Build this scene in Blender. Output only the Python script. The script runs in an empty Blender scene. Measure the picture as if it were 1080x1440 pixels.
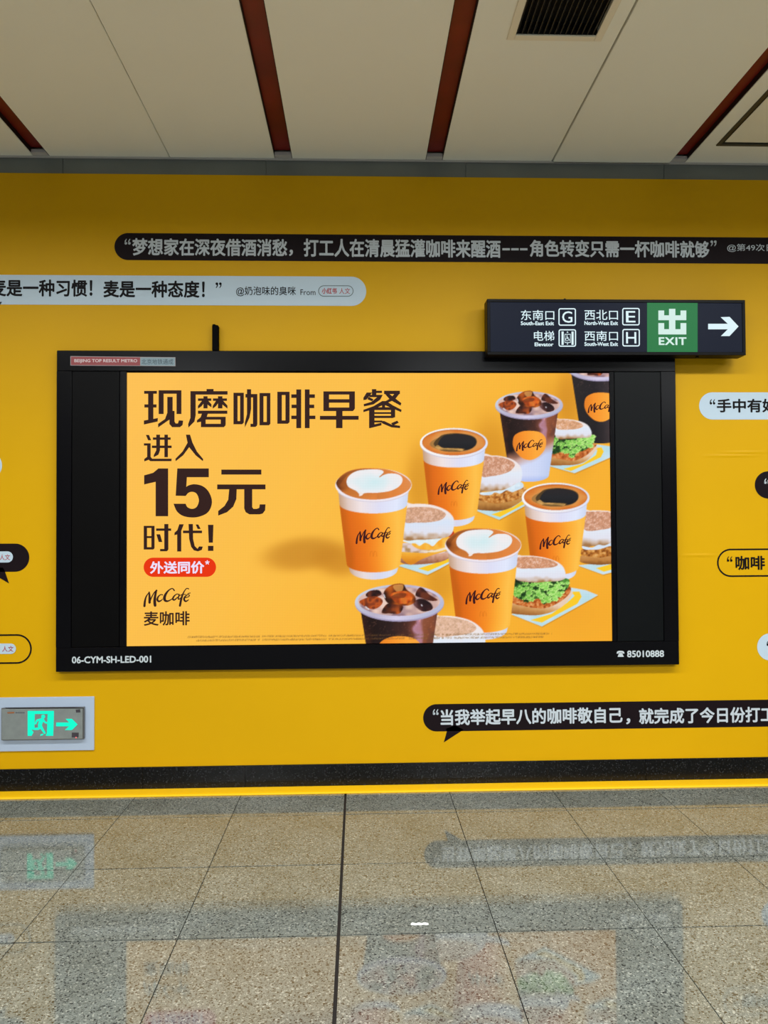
import bpy, bmesh, math, random
import numpy as np
from mathutils import Vector, Matrix
S = bpy.context.scene
COL = S.collection

# ================================================================ camera
FPX = 1071.25                                       # focal length in pixels of the 1080x1440 frame
AR = np.array([0.99943283, -0.0331818, -0.00574353])
AU = np.array([0.00506467, -0.02050684, 0.99977688])
AF = np.array([0.03329218, 0.99923893, 0.02032715])
CP = np.array([0., -4.53, 1.532])
cam = bpy.data.cameras.new('camera'); co = bpy.data.objects.new('camera', cam); COL.objects.link(co)
cam.sensor_fit = 'VERTICAL'; cam.sensor_height = 36; cam.lens = 36*FPX/1440; cam.clip_start = .05
co.matrix_world = Matrix(((AR[0], AU[0], -AF[0], CP[0]), (AR[1], AU[1], -AF[1], CP[1]), (AR[2], AU[2], -AF[2], CP[2]), (0, 0, 0, 1)))
S.camera = co

# ================================================================ light and exposure
S.view_settings.view_transform = 'Standard'; S.view_settings.look = 'None'
S.view_settings.exposure = 0; S.view_settings.gamma = 1; S.view_settings.use_curve_mapping = False
w = bpy.data.worlds.new('world'); S.world = w; w.use_nodes = True
w.node_tree.nodes['Background'].inputs[0].default_value = (0.86, 0.93, 1, 1)
w.node_tree.nodes['Background'].inputs[1].default_value = 0.11
def area(x, y, z, sx, sy, power, col=(.93, .97, 1)):
    l = bpy.data.lights.new('ceiling_light', 'AREA'); l.shape = 'RECTANGLE'; l.size = sx; l.size_y = sy; l.energy = power; l.color = col; l.spread = math.radians(168)
    o = bpy.data.objects.new('ceiling_light', l); COL.objects.link(o); o.location = (x, y, z); return o
for lx, ly, lp in ((-4.2, -2.15, 22), (-2.5, -2.15, 23), (-.8, -2.15, 23), (.9, -2.15, 27), (2.6, -2.15, 33), (4.3, -2.15, 30), (-2.4, -6.2, 90), (1.2, -6.2, 90), (4.6, -6.2, 90), (-2, -9.6, 120), (2, -9.6, 120)):
    area(lx, ly, 3.62, 1.2, .35, lp*1.68)
try:
    S.cycles.use_denoising = True
except Exception: pass

# ================================================================ helpers
def W(x, y, Y=0.):
    """point on the plane Y (parallel to the wall) that the photograph shows at pixel x, y"""
    v = AF*FPX+AR*(x-540)-AU*(y-720); return CP+v*((Y-CP[1])/v[1])
def onz(x, y, z):
    v = AF*FPX+AR*(x-540)-AU*(y-720); return CP+v*((z-CP[2])/v[2])

def lin(c):
    c = c/255.; return c/12.92 if c <= .04045 else ((c+.055)/1.055)**2.4
def rgb(r, g, b): return (lin(r), lin(g), lin(b), 1)

MATS = {}
def mat(name, col, rough=.5, metal=0., spec=.5, emit=None, strength=1., bump=None, coat=0., mottled=None):
    if name in MATS: return MATS[name]
    m = bpy.data.materials.new(name); m.use_nodes = True; nt = m.node_tree; b = nt.nodes['Principled BSDF']
    b.inputs['Base Color'].default_value = rgb(*col); b.inputs['Roughness'].default_value = rough
    b.inputs['Metallic'].default_value = metal; b.inputs['Specular IOR Level'].default_value = spec
    b.inputs['Coat Weight'].default_value = coat
    if emit:
        b.inputs['Emission Color'].default_value = rgb(*emit); b.inputs['Emission Strength'].default_value = strength
    tc = nt.nodes.new('ShaderNodeTexCoord')
    if mottled:
        n = nt.nodes.new('ShaderNodeTexNoise'); n.inputs['Scale'].default_value = mottled[0]; n.inputs['Detail'].default_value = 5
        nt.links.new(tc.outputs['Object'], n.inputs['Vector'])
        r = nt.nodes.new('ShaderNodeMapRange'); r.inputs[1].default_value = .3; r.inputs[2].default_value = .7
        r.inputs[3].default_value = 1-mottled[1]; r.inputs[4].default_value = 1+mottled[1]*.6
        nt.links.new(n.outputs['Fac'], r.inputs[0])
        mx = nt.nodes.new('ShaderNodeVectorMath'); mx.operation = 'SCALE'; mx.inputs[0].default_value = rgb(*col)[:3]
        nt.links.new(r.outputs[0], mx.inputs['Scale']); nt.links.new(mx.outputs[0], b.inputs['Base Color'])
    if bump:
        n = nt.nodes.new('ShaderNodeTexNoise'); n.inputs['Scale'].default_value = bump[0]; n.inputs['Detail'].default_value = 3
        nt.links.new(tc.outputs['Object'], n.inputs['Vector'])
        bp = nt.nodes.new('ShaderNodeBump'); bp.inputs['Strength'].default_value = bump[1]; bp.inputs['Distance'].default_value = bump[2]
        nt.links.new(n.outputs['Fac'], bp.inputs['Height']); nt.links.new(bp.outputs[0], b.inputs['Normal'])
    MATS[name] = m; return m

def glow(name, col, strength=1.):
    """lit surface of a sign or screen"""
    if name in MATS: return MATS[name]
    m = mat(name, (3, 3, 3), rough=.5, spec=.08, emit=col, strength=strength); return m

def link(name, me, parent=None, m=None, loc=None):
    o = bpy.data.objects.new(name, me); COL.objects.link(o)
    if m is not None and hasattr(me, 'materials') and not me.materials: me.materials.append(m)
    if loc is not None: o.location = loc
    if parent is not None: o.parent = parent
    return o
def from_bm(name, bm, m, parent=None, loc=None, smooth=False):
    me = bpy.data.meshes.new(name); bm.normal_update(); bm.to_mesh(me); bm.free()
    if smooth:
        for p in me.polygons: p.use_smooth = True
    return link(name, me, parent, m, loc)
def empty(name, loc=(0, 0, 0), parent=None):
    o = bpy.data.objects.new(name, None); COL.objects.link(o); o.location = loc
    if parent: o.parent = parent
    return o
def tag(o, label=None, cat=None, group=None, kind=None):
    for k, v in (('label', label), ('category', cat), ('group', group), ('kind', kind)):
        if v: o[k] = v
    return o

def add_box(bm, x0, x1, y0, y1, z0, z1, bev=0., seg=1):
    r = bmesh.ops.create_cube(bm, size=1)
    bmesh.ops.scale(bm, vec=(x1-x0, y1-y0, z1-z0), verts=r['verts'])
    bmesh.ops.translate(bm, vec=((x0+x1)/2, (y0+y1)/2, (z0+z1)/2), verts=r['verts'])
    if bev:
        ed = list({e for v in r['verts'] for e in v.link_edges})
        bmesh.ops.bevel(bm, geom=ed, offset=bev, segments=seg, affect='EDGES', profile=.5)
def box(name, x0, x1, y0, y1, z0, z1, m, parent=None, bev=0., seg=1, off=(0, 0, 0)):
    bm = bmesh.new(); add_box(bm, x0-off[0], x1-off[0], y0-off[1], y1-off[1], z0-off[2], z1-off[2], bev, seg)
    return from_bm(name, bm, m, parent)

def flat(bm, pts, Y, T=None):
    """flat polygon on the plane Y facing the hall; pts are pixels of the photograph (T maps other units to pixels)"""
    vs = []
    for p in pts:
        if T: p = T(p)
        q = W(p[0], p[1], Y); vs.append(bm.verts.new((q[0], Y, q[2])))
    f = bm.faces.new(vs); f.normal_update()
    if f.normal.y > 0: f.normal_flip()
def rect(bm, x0, y0, x1, y1, Y, T=None): flat(bm, [(x0, y0), (x1, y0), (x1, y1), (x0, y1)], Y, T)

def ribbon(bm, pts, Y, T=None, closed=False, clipx=None, n=6):
    """stroke through (x, y, width) with round ends"""
    P = smooth(pts, n, closed) if len(pts) > 2 else np.array(pts, float)
    m = len(P); L = []; Rr = []
    for i in range(m):
        a = P[(i-1) % m] if closed or i else P[i]; b = P[(i+1) % m] if closed or i < m-1 else P[i]
        d = b[:2]-a[:2]; d = d/(np.linalg.norm(d)+1e-9); nn = np.array([-d[1], d[0]])*P[i][2]/2
        L.append(P[i][:2]+nn); Rr.append(P[i][:2]-nn)
    def v(p):
        if T: p = T(p)
        x = min(p[0], clipx) if clipx else p[0]
        q = W(x, p[1], Y); return bm.verts.new((q[0], Y, q[2]))
    lv = [v(p) for p in L]; rv = [v(p) for p in Rr]
    fs = []
    for i in range(m if closed else m-1):
        j = (i+1) % m
        try: fs.append(bm.faces.new((lv[i], lv[j], rv[j], rv[i])))
        except ValueError: pass
    if not closed:
        for k, (c, l, r) in enumerate(((P[0], L[0], Rr[0]), (P[-1], Rr[-1], L[-1]))):
            d = (l-c[:2]); a0 = math.atan2(d[1], d[0]); rr = np.linalg.norm(d)
            fs.append(bm.faces.new([v((c[0]+rr*math.cos(a0+t*math.pi/6), c[1]+rr*math.sin(a0+t*math.pi/6))) for t in range(7)]))
    for f in fs:
        f.normal_update()
        if f.normal.y > 0: f.normal_flip()

def pill(x0, y0, x1, y1, r=None, n=12):
    """outline of a rounded rectangle in pixels"""
    h = abs(y1-y0)/2; r = h if r is None else r; out = []
    for cx, cy, a in ((x1-r, y0+r, -90), (x1-r, y1-r, 0), (x0+r, y1-r, 90), (x0+r, y0+r, 180)):
        for k in range(n+1):
            t = math.radians(a+90*k/n); out.append((cx+r*math.cos(t), cy+r*math.sin(t)))
    return out
def ring(bm, outer, width, Y):
    P = np.array(outer); m = len(P); A = []; B = []
    for i in range(m):
        d = P[(i+1) % m]-P[i-1]; d = d/(np.linalg.norm(d)+1e-9); A.append(P[i]); B.append(P[i]+np.array([-d[1], d[0]])*width)
    for i in range(m):
        j = (i+1) % m
        if np.linalg.norm(A[i]-A[j]) < 1e-6: continue
        flat(bm, [A[i], A[j], B[j], B[i]], Y)

_dg = None
def text_bm(bm, s, x0, x1, y0, y1, Y, bold=0., space=1.):
    """lettering s fitted to the box x0..x1, y0..y1 (pixels) on the plane Y; bold = extra stroke width in em, laid on by
    shifted copies of the letters in the same plane"""
    c = bpy.data.curves.new('t', 'FONT'); c.body = s; c.size = 1; c.space_character = space; c.resolution_u = 3
    o = bpy.data.objects.new('t', c); COL.objects.link(o)
    bpy.context.view_layer.update()
    me = o.evaluated_get(bpy.context.evaluated_depsgraph_get()).to_mesh()
    co_ = np.array([v.co[:2] for v in me.vertices]); tri = [tuple(p.vertices) for p in me.polygons]
    xm, xM = co_[:, 0].min()-bold, co_[:, 0].max()+bold; ym, yM = co_[:, 1].min()-bold, co_[:, 1].max()+bold
    o.to_mesh_clear(); bpy.data.objects.remove(o); bpy.data.curves.remove(c)
    yc = (y0+y1)/2; xc = (x0+x1)/2
    X0 = W(x0, yc, Y)[0]; X1 = W(x1, yc, Y)[0]; Z0 = W(xc, y1, Y)[2]; Z1 = W(xc, y0, Y)[2]
    sx = (X1-X0)/(xM-xm); sz = (Z1-Z0)/(yM-ym)
    for kk, (dx, dy) in enumerate([(bold*math.cos(t*math.pi/4), bold*math.sin(t*math.pi/4)) for t in range(8)] if bold else [(0, 0)]):
        Y = Y-.00004
        vs = [bm.verts.new((X0+(p[0]+dx-xm)*sx, Y, Z0+(p[1]+dy-ym)*sz)) for p in co_]
        for t in tri:
            try: f = bm.faces.new([vs[k] for k in t])
            except ValueError: continue
            f.normal_update()
            if f.normal.y > 0: f.normal_flip()
def text(name, s, x0, x1, y0, y1, Y, m, parent, bold=0., **k):
    bm = bmesh.new(); text_bm(bm, s, x0, x1, y0, y1, Y, bold, **k); return from_bm(name, bm, m, parent)
def poly_obj(name, pts, Y, m, parent=None, T=None):
    bm = bmesh.new(); flat(bm, pts, Y, T); return from_bm(name, bm, m, parent)

# ---------------------------------------------------------------- the picture shown on the LED screen
# painted in numpy in the picture's own plane; the colours become the screen's pixels (a colour per vertex)
PX0, PY0, PX1, PY1, PS = 174, 518, 866, 912, 3
PW, PH = (PX1-PX0)*PS, (PY1-PY0)*PS
CAN = np.zeros((PH, PW, 3), np.float32)
IDM = np.zeros((PH, PW), np.int16)
_gy, _gx = np.mgrid[0:PH, 0:PW].astype(np.float32)
GX = PX0+(_gx+.5)/PS; GY = PY0+(_gy+.5)/PS
_rng = np.random.RandomState(7)
_tab = _rng.rand(256, 256).astype(np.float32)

def vnoise(x, y, s, seed=0):
    x = x/s+seed*17.3; y = y/s+seed*5.7
    xi = np.floor(x).astype(int); yi = np.floor(y).astype(int)
    fx = x-xi; fy = y-yi; fx = fx*fx*(3-2*fx); fy = fy*fy*(3-2*fy)
    a = _tab[yi & 255, xi & 255]; b = _tab[yi & 255, (xi+1) & 255]
    c = _tab[(yi+1) & 255, xi & 255]; d = _tab[(yi+1) & 255, (xi+1) & 255]
    return (a*(1-fx)+b*fx)*(1-fy)+(c*(1-fx)+d*fx)*fy

def smooth(pts, n=6, closed=True):
    P = np.array(pts, float); m = len(P); out = []
    for i in range(m if closed else m-1):
        p0, p1, p2, p3 = (P[(i-1) % m], P[i], P[(i+1) % m], P[(i+2) % m]) if closed else \
                         (P[max(i-1, 0)], P[i], P[i+1], P[min(i+2, m-1)])
        for k in range(n):
            t = k/n
            out.append(.5*((2*p1)+(-p0+p2)*t+(2*p0-5*p1+4*p2-p3)*t*t+(-p0+3*p1-3*p2+p3)*t**3))
    if not closed: out.append(P[-1])
    return np.array(out)

def win(x0, y0, x1, y1):
    a = max(0, int((x0-PX0)*PS)-1); b = min(PW, int((x1-PX0)*PS)+2)
    c = max(0, int((y0-PY0)*PS)-1); d = min(PH, int((y1-PY0)*PS)+2)
    return slice(c, max(c, d)), slice(a, max(a, b))

def poly(pts):
    P = np.asarray(pts, float); w = win(P[:, 0].min(), P[:, 1].min(), P[:, 0].max(), P[:, 1].max())
    X = GX[w]; Y = GY[w]; m = np.zeros(X.shape, bool)
    if not X.size: return w, m
    for i in range(len(P)):
        x0, y0 = P[i]; x1, y1 = P[(i+1) % len(P)]
        if y0 == y1: continue
        m ^= ((y0 > Y) != (y1 > Y)) & (X < (x1-x0)*(Y-y0)/(y1-y0)+x0)
    return w, m

def fill(pts, col, ident=None, alpha=1.):
    """col: rgb tuple (0-255) or function (X, Y) -> (...,3)"""
    w, m = poly(pts)
    if not m.any(): return
    X = GX[w]; Y = GY[w]
    c = col(X, Y) if callable(col) else np.broadcast_to(np.array(col, np.float32), X.shape+(3,))
    a = alpha(X, Y) if callable(alpha) else alpha
    a = (m*a)[..., None]
    CAN[w] = CAN[w]*(1-a)+c*a
    if ident is not None: IDM[w][m] = ident

def soft(cx, cy, rx, ry, rot, col, amt, p=2., clip=None):
    r = math.radians(rot); R = max(rx, ry)*1.8
    w = win(cx-R, cy-R, cx+R, cy+R); X = GX[w]-cx; Y = GY[w]-cy
    if not X.size: return
    u = (X*math.cos(r)+Y*math.sin(r))/rx; v = (-X*math.sin(r)+Y*math.cos(r))/ry
    a = amt*np.exp(-(u*u+v*v)**(p/2)*1.4)
    if clip is not None: a = a*(IDM[w] == clip)
    a = a[..., None]
    CAN[w] = CAN[w]*(1-a)+np.array(col, np.float32)*a

def ell(cx, cy, rx, ry, a0=0, a1=360, n=48):
    t = np.radians(np.linspace(a0, a1, n, endpoint=(a1-a0) % 360 != 0))
    return np.stack([cx+rx*np.cos(t), cy+ry*np.sin(t)], 1)

def ramp(t, stops):
    t = np.asarray(t); xs = [s[0] for s in stops]
    return np.stack([np.interp(t, xs, [s[1][k] for s in stops]) for k in range(3)], -1).astype(np.float32)

def body(T, x0t, x1t, yt, sagt, x0b, x1b, yb, sagb):
    """outline of a tapered band seen slightly from above: curved top and bottom edges"""
    t = np.linspace(0, math.pi, 20)
    top = [((x0t+x1t)/2-(x1t-x0t)/2*math.cos(a), yt+sagt*math.sin(a)) for a in t]
    bot = [((x0b+x1b)/2+(x1b-x0b)/2*math.cos(a), yb+sagb*math.sin(a)) for a in t]
    return [T(p) for p in top+bot]

def cup_u(T0, x0t, x1t, yt, x0b, x1b, yb):
    def u(X, Y):
        f = np.clip((Y-yt)/(yb-yt), 0, 1.2); a = x0t+(x0b-x0t)*f; b = x1t+(x1b-x1t)*f
        return np.clip((X-a)/(b-a), 0, 1)
    return u

def hot_cup(dx, dy, ident, kind):
    """paper cup with an orange sleeve, drawn for the cup at its first place and moved by (dx, dy)"""
    if kind == 'latte':
        q = dict(cx=525.2, cy=682, rx=53.8, ry=23.5, xl=475.5, xr=574.5, yt=688, bl=490, br=560.5, yb=801, band=709, bands=13, low=793, lows=12)
    else:
        q = dict(cx=638.2, cy=622.8, rx=47.7, ry=21, xl=594, xr=682.5, yt=628, bl=606, br=668.5, yb=727, band=646, bands=11.5, low=720, lows=11.5)
    T = lambda p: (p[0]+dx, p[1]+dy)
    L = lambda y: q['xl']+(q['bl']-q['xl'])*(y-q['yt'])/(q['yb']-q['yt'])
    R = lambda y: q['xr']+(q['br']-q['xr'])*(y-q['yt'])/(q['yb']-q['yt'])
    u = cup_u(None, q['xl']+dx, q['xr']+dx, q['yt']+dy, q['bl']+dx, q['br']+dx, q['yb']+dy)
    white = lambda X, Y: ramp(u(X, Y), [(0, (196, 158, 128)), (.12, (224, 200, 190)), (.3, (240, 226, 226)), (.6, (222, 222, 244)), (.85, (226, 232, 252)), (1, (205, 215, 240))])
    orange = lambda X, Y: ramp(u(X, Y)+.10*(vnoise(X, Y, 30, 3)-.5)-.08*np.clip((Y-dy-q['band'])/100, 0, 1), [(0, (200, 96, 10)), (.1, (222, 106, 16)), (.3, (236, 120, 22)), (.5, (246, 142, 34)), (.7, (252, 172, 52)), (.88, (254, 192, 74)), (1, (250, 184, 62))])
    # base, sleeve, upper band
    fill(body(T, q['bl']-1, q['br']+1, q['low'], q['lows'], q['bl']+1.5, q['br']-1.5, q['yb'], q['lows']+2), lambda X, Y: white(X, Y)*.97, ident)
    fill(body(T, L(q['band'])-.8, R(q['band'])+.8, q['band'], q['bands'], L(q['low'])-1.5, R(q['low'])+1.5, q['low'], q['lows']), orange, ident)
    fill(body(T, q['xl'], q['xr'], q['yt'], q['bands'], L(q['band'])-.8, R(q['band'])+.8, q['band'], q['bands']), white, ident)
    # thin light line between sleeve and base
    c = ell(q['cx']+dx, q['cy']+dy, q['rx'], q['ry'])
    if kind == 'latte':
        fill(c, (236, 228, 238), ident)
        fill(ell(q['cx']+dx, q['cy']+dy+2.2, q['rx']-.4, q['ry']-1.4, 20, 160), (214, 206, 220), ident)
        fill(ell(q['cx']+dx, q['cy']+dy+1.6, q['rx']-1.2, q['ry']-1.9), (240, 232, 240), ident)
        foam = smooth([(473, 681.5), (476, 673), (488, 663.5), (505, 659), (524, 658.4), (545, 660.5), (563, 666.5), (575, 675), (578.2, 682), (574, 689.5), (561, 696.5), (541, 701.5), (519, 702.5), (498, 699.5), (482, 692.5)])
        fcol = lambda X, Y: ramp(np.clip((X-dx-473)/105+.25*((Y-dy-680)/22)**2*((X-dx) < 530)+.1*(vnoise(X, Y, 6, 2)-.5), 0, 1), [(0, (92, 44, 14)), (.07, (150, 78, 28)), (.2, (196, 112, 46)), (.5, (208, 122, 54)), (.8, (226, 132, 60)), (1, (222, 140, 78))])
        fill([T(p) for p in foam], fcol, ident)
        fill([T(p) for p in smooth([(476, 676), (488, 664.5), (505, 660), (524, 659.4), (500, 663), (486, 671), (477, 683), (474.5, 684)])], (110, 55, 20), ident, .45)
        heart = smooth([(507, 696), (501, 690.5), (490, 684.5), (487.5, 676), (492, 668), (503, 662), (520, 660), (534, 660.5), (539.5, 663.5), (536, 668), (533.5, 670.5), (545, 666.2), (558, 666.5), (565, 671), (565.5, 678), (560, 685), (548, 690.5), (530, 693), (514, 693.3)])
        hcol = lambda X, Y: ramp(np.clip(1-np.hypot((X-dx-524)/30, (Y-dy-678)/14), 0, 1)*.8+.3*(vnoise(X, Y, 9, 4)-.3), [(0, (240, 236, 238)), (.4, (222, 236, 240)), (1, (205, 234, 238))])
        fill([T(p) for p in heart], hcol, ident)
        fill([T(p) for p in smooth([(533, 671.5), (538, 666), (541, 665.2), (537.5, 669)], 4)], (206, 130, 80), ident)
        fill([T(p) for p in smooth([(505, 697.5), (506.3, 692), (509.5, 693), (510, 696)], 4)], (240, 230, 226), ident)
    else:
        fill(ell(q['cx']+dx, q['cy']+dy+1, q['rx'], q['ry']), (200, 196, 216), ident)
        fill(c, lambda X, Y: ramp((X-dx-590)/95, [(0, (250, 248, 246)), (.5, (240, 236, 240)), (1, (222, 226, 246))]), ident)
        fill(ell(q['cx']+dx, q['cy']+dy-.6, q['rx']-3, q['ry']-2.8), (186, 104, 40), ident)
        cr = lambda X, Y: ramp(np.clip(np.hypot((X-dx-640)/45, (Y-dy-622.5)/17.5)+.22*(vnoise(X, Y*2, 12, 5)-.5), 0, 1.2), [(.5, (218, 160, 96)), (.8, (222, 142, 66)), (1, (214, 116, 40)), (1.2, (196, 96, 30))])
        fill(ell(q['cx']+dx, q['cy']+dy-.2, q['rx']-3.6, q['ry']-3.4), cr, ident)
        swirl = smooth([(604.5, 624), (607, 620.5), (612, 617.5), (617, 615), (621, 611.5), (630, 609.8), (640, 609), (650, 610), (661, 611.5), (668.5, 615.5), (671, 621), (669, 627), (663, 631.5), (655, 634.3), (645, 635), (634, 635), (623, 634), (613, 631), (606, 627.5)])
        fill([T(p) for p in swirl], (150, 112, 58), ident, .75)
        fill([T(p) for p in smooth([(610, 624), (614, 618), (624, 611.3), (640, 609.4), (655, 610.6), (667, 614.8), (670.3, 621), (667, 628), (660, 632), (648, 634), (640, 632.5), (626, 631.5), (614, 629)])], (58, 44, 24), ident, .8)
        blk = smooth([(616, 624), (619, 618), (625, 612.6), (634, 611), (644, 610), (655, 611.5), (664, 614), (669.5, 619.5), (669, 625.5), (663.5, 630), (657.5, 632.6), (653, 632.6), (654, 631), (646, 630.2), (634, 630), (623, 630), (617, 628)])
        fill([T(p) for p in blk], lambda X, Y: ramp((Y-dy-610)/24, [(0, (40, 34, 36)), (.5, (34, 34, 38)), (1, (24, 24, 28))]), ident)
        fill([T(p) for p in smooth([(612, 629), (616, 626), (622, 629.5), (634, 630.3), (648, 631), (652, 632.5), (646, 635), (632, 634.8), (620, 633.2)])], lambda X, Y: ramp(vnoise(X, Y*2.5, 5, 6), [(.2, (212, 160, 88)), (.8, (170, 130, 70))]), ident)
        fill([T(p) for p in smooth([(618.5, 633), (630, 632.2), (641, 633), (650, 634.8), (640, 635.4), (628, 635)])], (88, 66, 34), ident, .7)

def ice_cup(sx, sy, k, ident, milk):
    """clear cup of iced coffee; drawn for rim centre (744, 569.5), moved there * k"""
    T = lambda p: (sx+(p[0]-744)*k, sy+(p[1]-569.5)*k)
    IX = lambda X: (X-sx)/k+744
    IY = lambda Y: (Y-sy)/k+569.5
    def u(X, Y):
        x, y = IX(X), IY(Y); f = (y-575)/95; a = 702+(717-702)*f; b = 786+(771.5-786)*f
        return np.clip((x-a)/(b-a), 0, 1), y
    def side(X, Y):
        uu, y = u(X, Y); n = vnoise(IX(X), IY(Y), 7, 8); n2 = vnoise(IX(X), IY(Y), 1.3, 9)
        c = ramp(uu+.12*(n-.5), [(0, (54, 28, 20)), (.12, (32, 18, 16)), (.4, (44, 27, 26)), (.58, (72, 40, 32)), (.68, (112, 62, 50)), (.74, (180, 130, 150)), (.79, (176, 120, 130)), (.84, (140, 80, 56)), (.93, (134, 74, 48)), (1, (100, 60, 50))])
        if not milk: c = ramp(uu+.08*(n-.5), [(0, (40, 34, 34)), (.4, (34, 30, 34)), (.75, (70, 58, 60)), (1, (52, 52, 60))])*(1-.1*np.clip((y-600)/60, 0, 1)[..., None])
        c = c+(n2[..., None] > .87)*np.array([46, 32, 26])*np.clip(1-(y-585)/35, 0, 1)[..., None]
        if milk == 1:
            e = (y-(634+12*(.5-uu)*2*(uu < .5)-22*np.clip(uu-.55, 0, 1)*1.6+5*(vnoise(IX(X), IY(Y), 10, 1)-.5)))/16
            mk = ramp(uu, [(0, (206, 204, 226)), (.3, (214, 220, 246)), (.7, (206, 216, 246)), (1, (190, 204, 238))])
            mid = np.array([196, 138, 112], np.float32)
            e1 = np.clip(e+.6, 0, 1)[..., None]; e2 = np.clip(e-.1, 0, 1)[..., None]
            c = c*(1-e1)+mid*e1; c = c*(1-e2)+mk*e2
            c = c-np.clip((y-668)/8, 0, 1)[..., None]*np.array([30, 24, 6])
        return np.clip(c, 0, 255)
    fill(body(T, 702.5, 785, 578, 8, 716.5, 772, 668, 9.5), side, ident)
    fill([T(p) for p in ell(744, 571, 47.6, 19.2)], (168, 158, 190), ident)
    fill([T(p) for p in ell(744, 569.5, 47.6, 19)], lambda X, Y: ramp((IX(X)-696)/95+.5*((IY(Y)-550)/38-.5), [(0, (198, 206, 226)), (.4, (184, 176, 200)), (.7, (214, 206, 232)), (1, (184, 186, 212))]), ident)
    fill([T(p) for p in ell(743.5, 568.5, 43.8, 15.6)], lambda X, Y: ramp(vnoise(IX(X), IY(Y)*1.6, 7, 11), [(.1, (150, 120, 130)), (.45, (206, 170, 162)), (.9, (236, 204, 190))]), ident)
    def cube(pts, stops, seed, s=5):
        fill([T(p) for p in smooth(pts, 4)], lambda X, Y: ramp(vnoise(IX(X), IY(Y), s, seed), stops), ident)
    dk = [(.2, (36, 18, 20)), (.6, (64, 30, 26)), (.9, (104, 48, 30))]
    cube([(708, 561), (713, 557), (722, 556.5), (725, 561), (718, 564), (710, 564)], dk, 12)
    cube([(701, 569), (708, 565), (718, 563), (726, 567), (724, 573), (716, 577), (707, 574)], [(.2, (120, 50, 24)), (.5, (190, 84, 30)), (.9, (110, 46, 26))], 13, 4)
    cube([(761, 562), (765, 554), (770, 555), (776, 561), (785, 567), (777, 568), (768, 565)], dk, 14)
    cube([(725, 580.5), (731, 571), (742, 571), (748, 574), (744, 581.5), (734, 581.5)], [(.2, (50, 24, 20)), (.5, (96, 42, 24)), (.8, (190, 88, 34))], 15, 5)
    cube([(759, 571), (763, 566.5), (770, 566), (778, 571), (779, 577), (770, 579.5), (763, 576)], [(.2, (34, 18, 22)), (.7, (66, 34, 34)), (1, (110, 70, 70))], 16)
    cube([(727, 560), (732, 553), (740, 549.8), (748, 550), (752, 556), (760, 562), (761, 569), (753, 573), (742, 572), (731, 570)], [(.15, (50, 22, 12)), (.4, (112, 50, 18)), (.65, (180, 84, 22)), (.9, (222, 140, 56))], 17, 7)
    fill([T(p) for p in smooth([(737, 552), (743, 550.3), (748, 551), (747, 557), (741, 558)], 4)], (226, 160, 84), ident, .75)
    fill([T(p) for p in smooth([(734, 562), (741, 558), (752, 558), (758, 565), (752, 571), (741, 570)], 4)], lambda X, Y: ramp(vnoise(IX(X), IY(Y), 4, 18), [(.2, (150, 58, 18)), (.6, (222, 92, 26)), (.9, (240, 130, 44))]), ident, .85)
    fill([T(p) for p in smooth([(735, 563.5), (742, 560), (751, 560), (749, 564.5), (740, 565)], 4)], (116, 52, 22), ident, .7)
    for a, b in (((707.5, 574), (711.5, 577)), ((708, 560), (713, 557)), ((767, 572), (768.5, 573.5)), ((727.2, 561), (728.8, 565))):
        a, b = T(a), T(b)
        fill([(a[0]-.4, a[1]), (a[0]+.6, a[1]-.5), (b[0]+.5, b[1]), (b[0]-.5, b[1]+.5)], (236, 236, 246), ident)
    fill([T(p) for p in smooth([(721, 622), (723.5, 612.5), (733, 607), (745, 605.8), (758, 607.4), (766, 613.5), (768, 622), (765.5, 633), (757.5, 642), (747, 646.8), (736, 645), (727, 637.5), (722.4, 630)], 5)],
         lambda X, Y: ramp((IX(X)-720)/48, [(0, (226, 124, 30)), (.3, (246, 146, 40)), (.7, (253, 168, 56)), (1, (250, 164, 60))]), ident)

def bun_top(pts, brown, ident, top=(208, 142, 106), tb=(226, 234, 246)):
    P = np.array(pts); x0, y0 = P.min(0); x1, y1 = P.max(0)
    fill(smooth(pts), lambda X, Y: ramp((Y-y0)/(y1-y0)+.12*(vnoise(X, Y, 5, 21)-.5), [(0, (244, 228, 222)), (.3, (238, 230, 230)), (.5, tb), (.78, (226, 226, 238)), (.9, (206, 182, 164)), (1, (164, 118, 72))]), ident)
    if brown is not None:
        b = np.array(brown)
        def bc(X, Y):
            n = vnoise(X, Y, 1.1, 22)*.6+vnoise(X, Y, 3.5, 23)*.4
            return ramp(n, [(.2, tuple(np.array(top)*.86)), (.5, top), (.8, (236, 194, 172))])
        fill(smooth(brown), bc, ident, lambda X, Y: .9)

def napkin(pts, inner, ident):
    fill([(x+.8, y+1.4) for x, y in pts], (190, 128, 30), None, .55)
    fill(pts, lambda X, Y: ramp(vnoise(X, Y, 14, 30), [(0, (178, 218, 226)), (1, (206, 226, 240))]), ident)
    for p in inner: fill(p, (250, 202, 40), ident)

def fried(pts, ident, seed=31, base=((120, 62, 18), (196, 124, 50), (232, 180, 110))):
    fill(smooth(pts), lambda X, Y: ramp(vnoise(X, Y, 3.2, seed)*.65+vnoise(X, Y, 1.4, seed+1)*.35, [(.15, base[0]), (.5, base[1]), (.85, base[2])]), ident)

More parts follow.
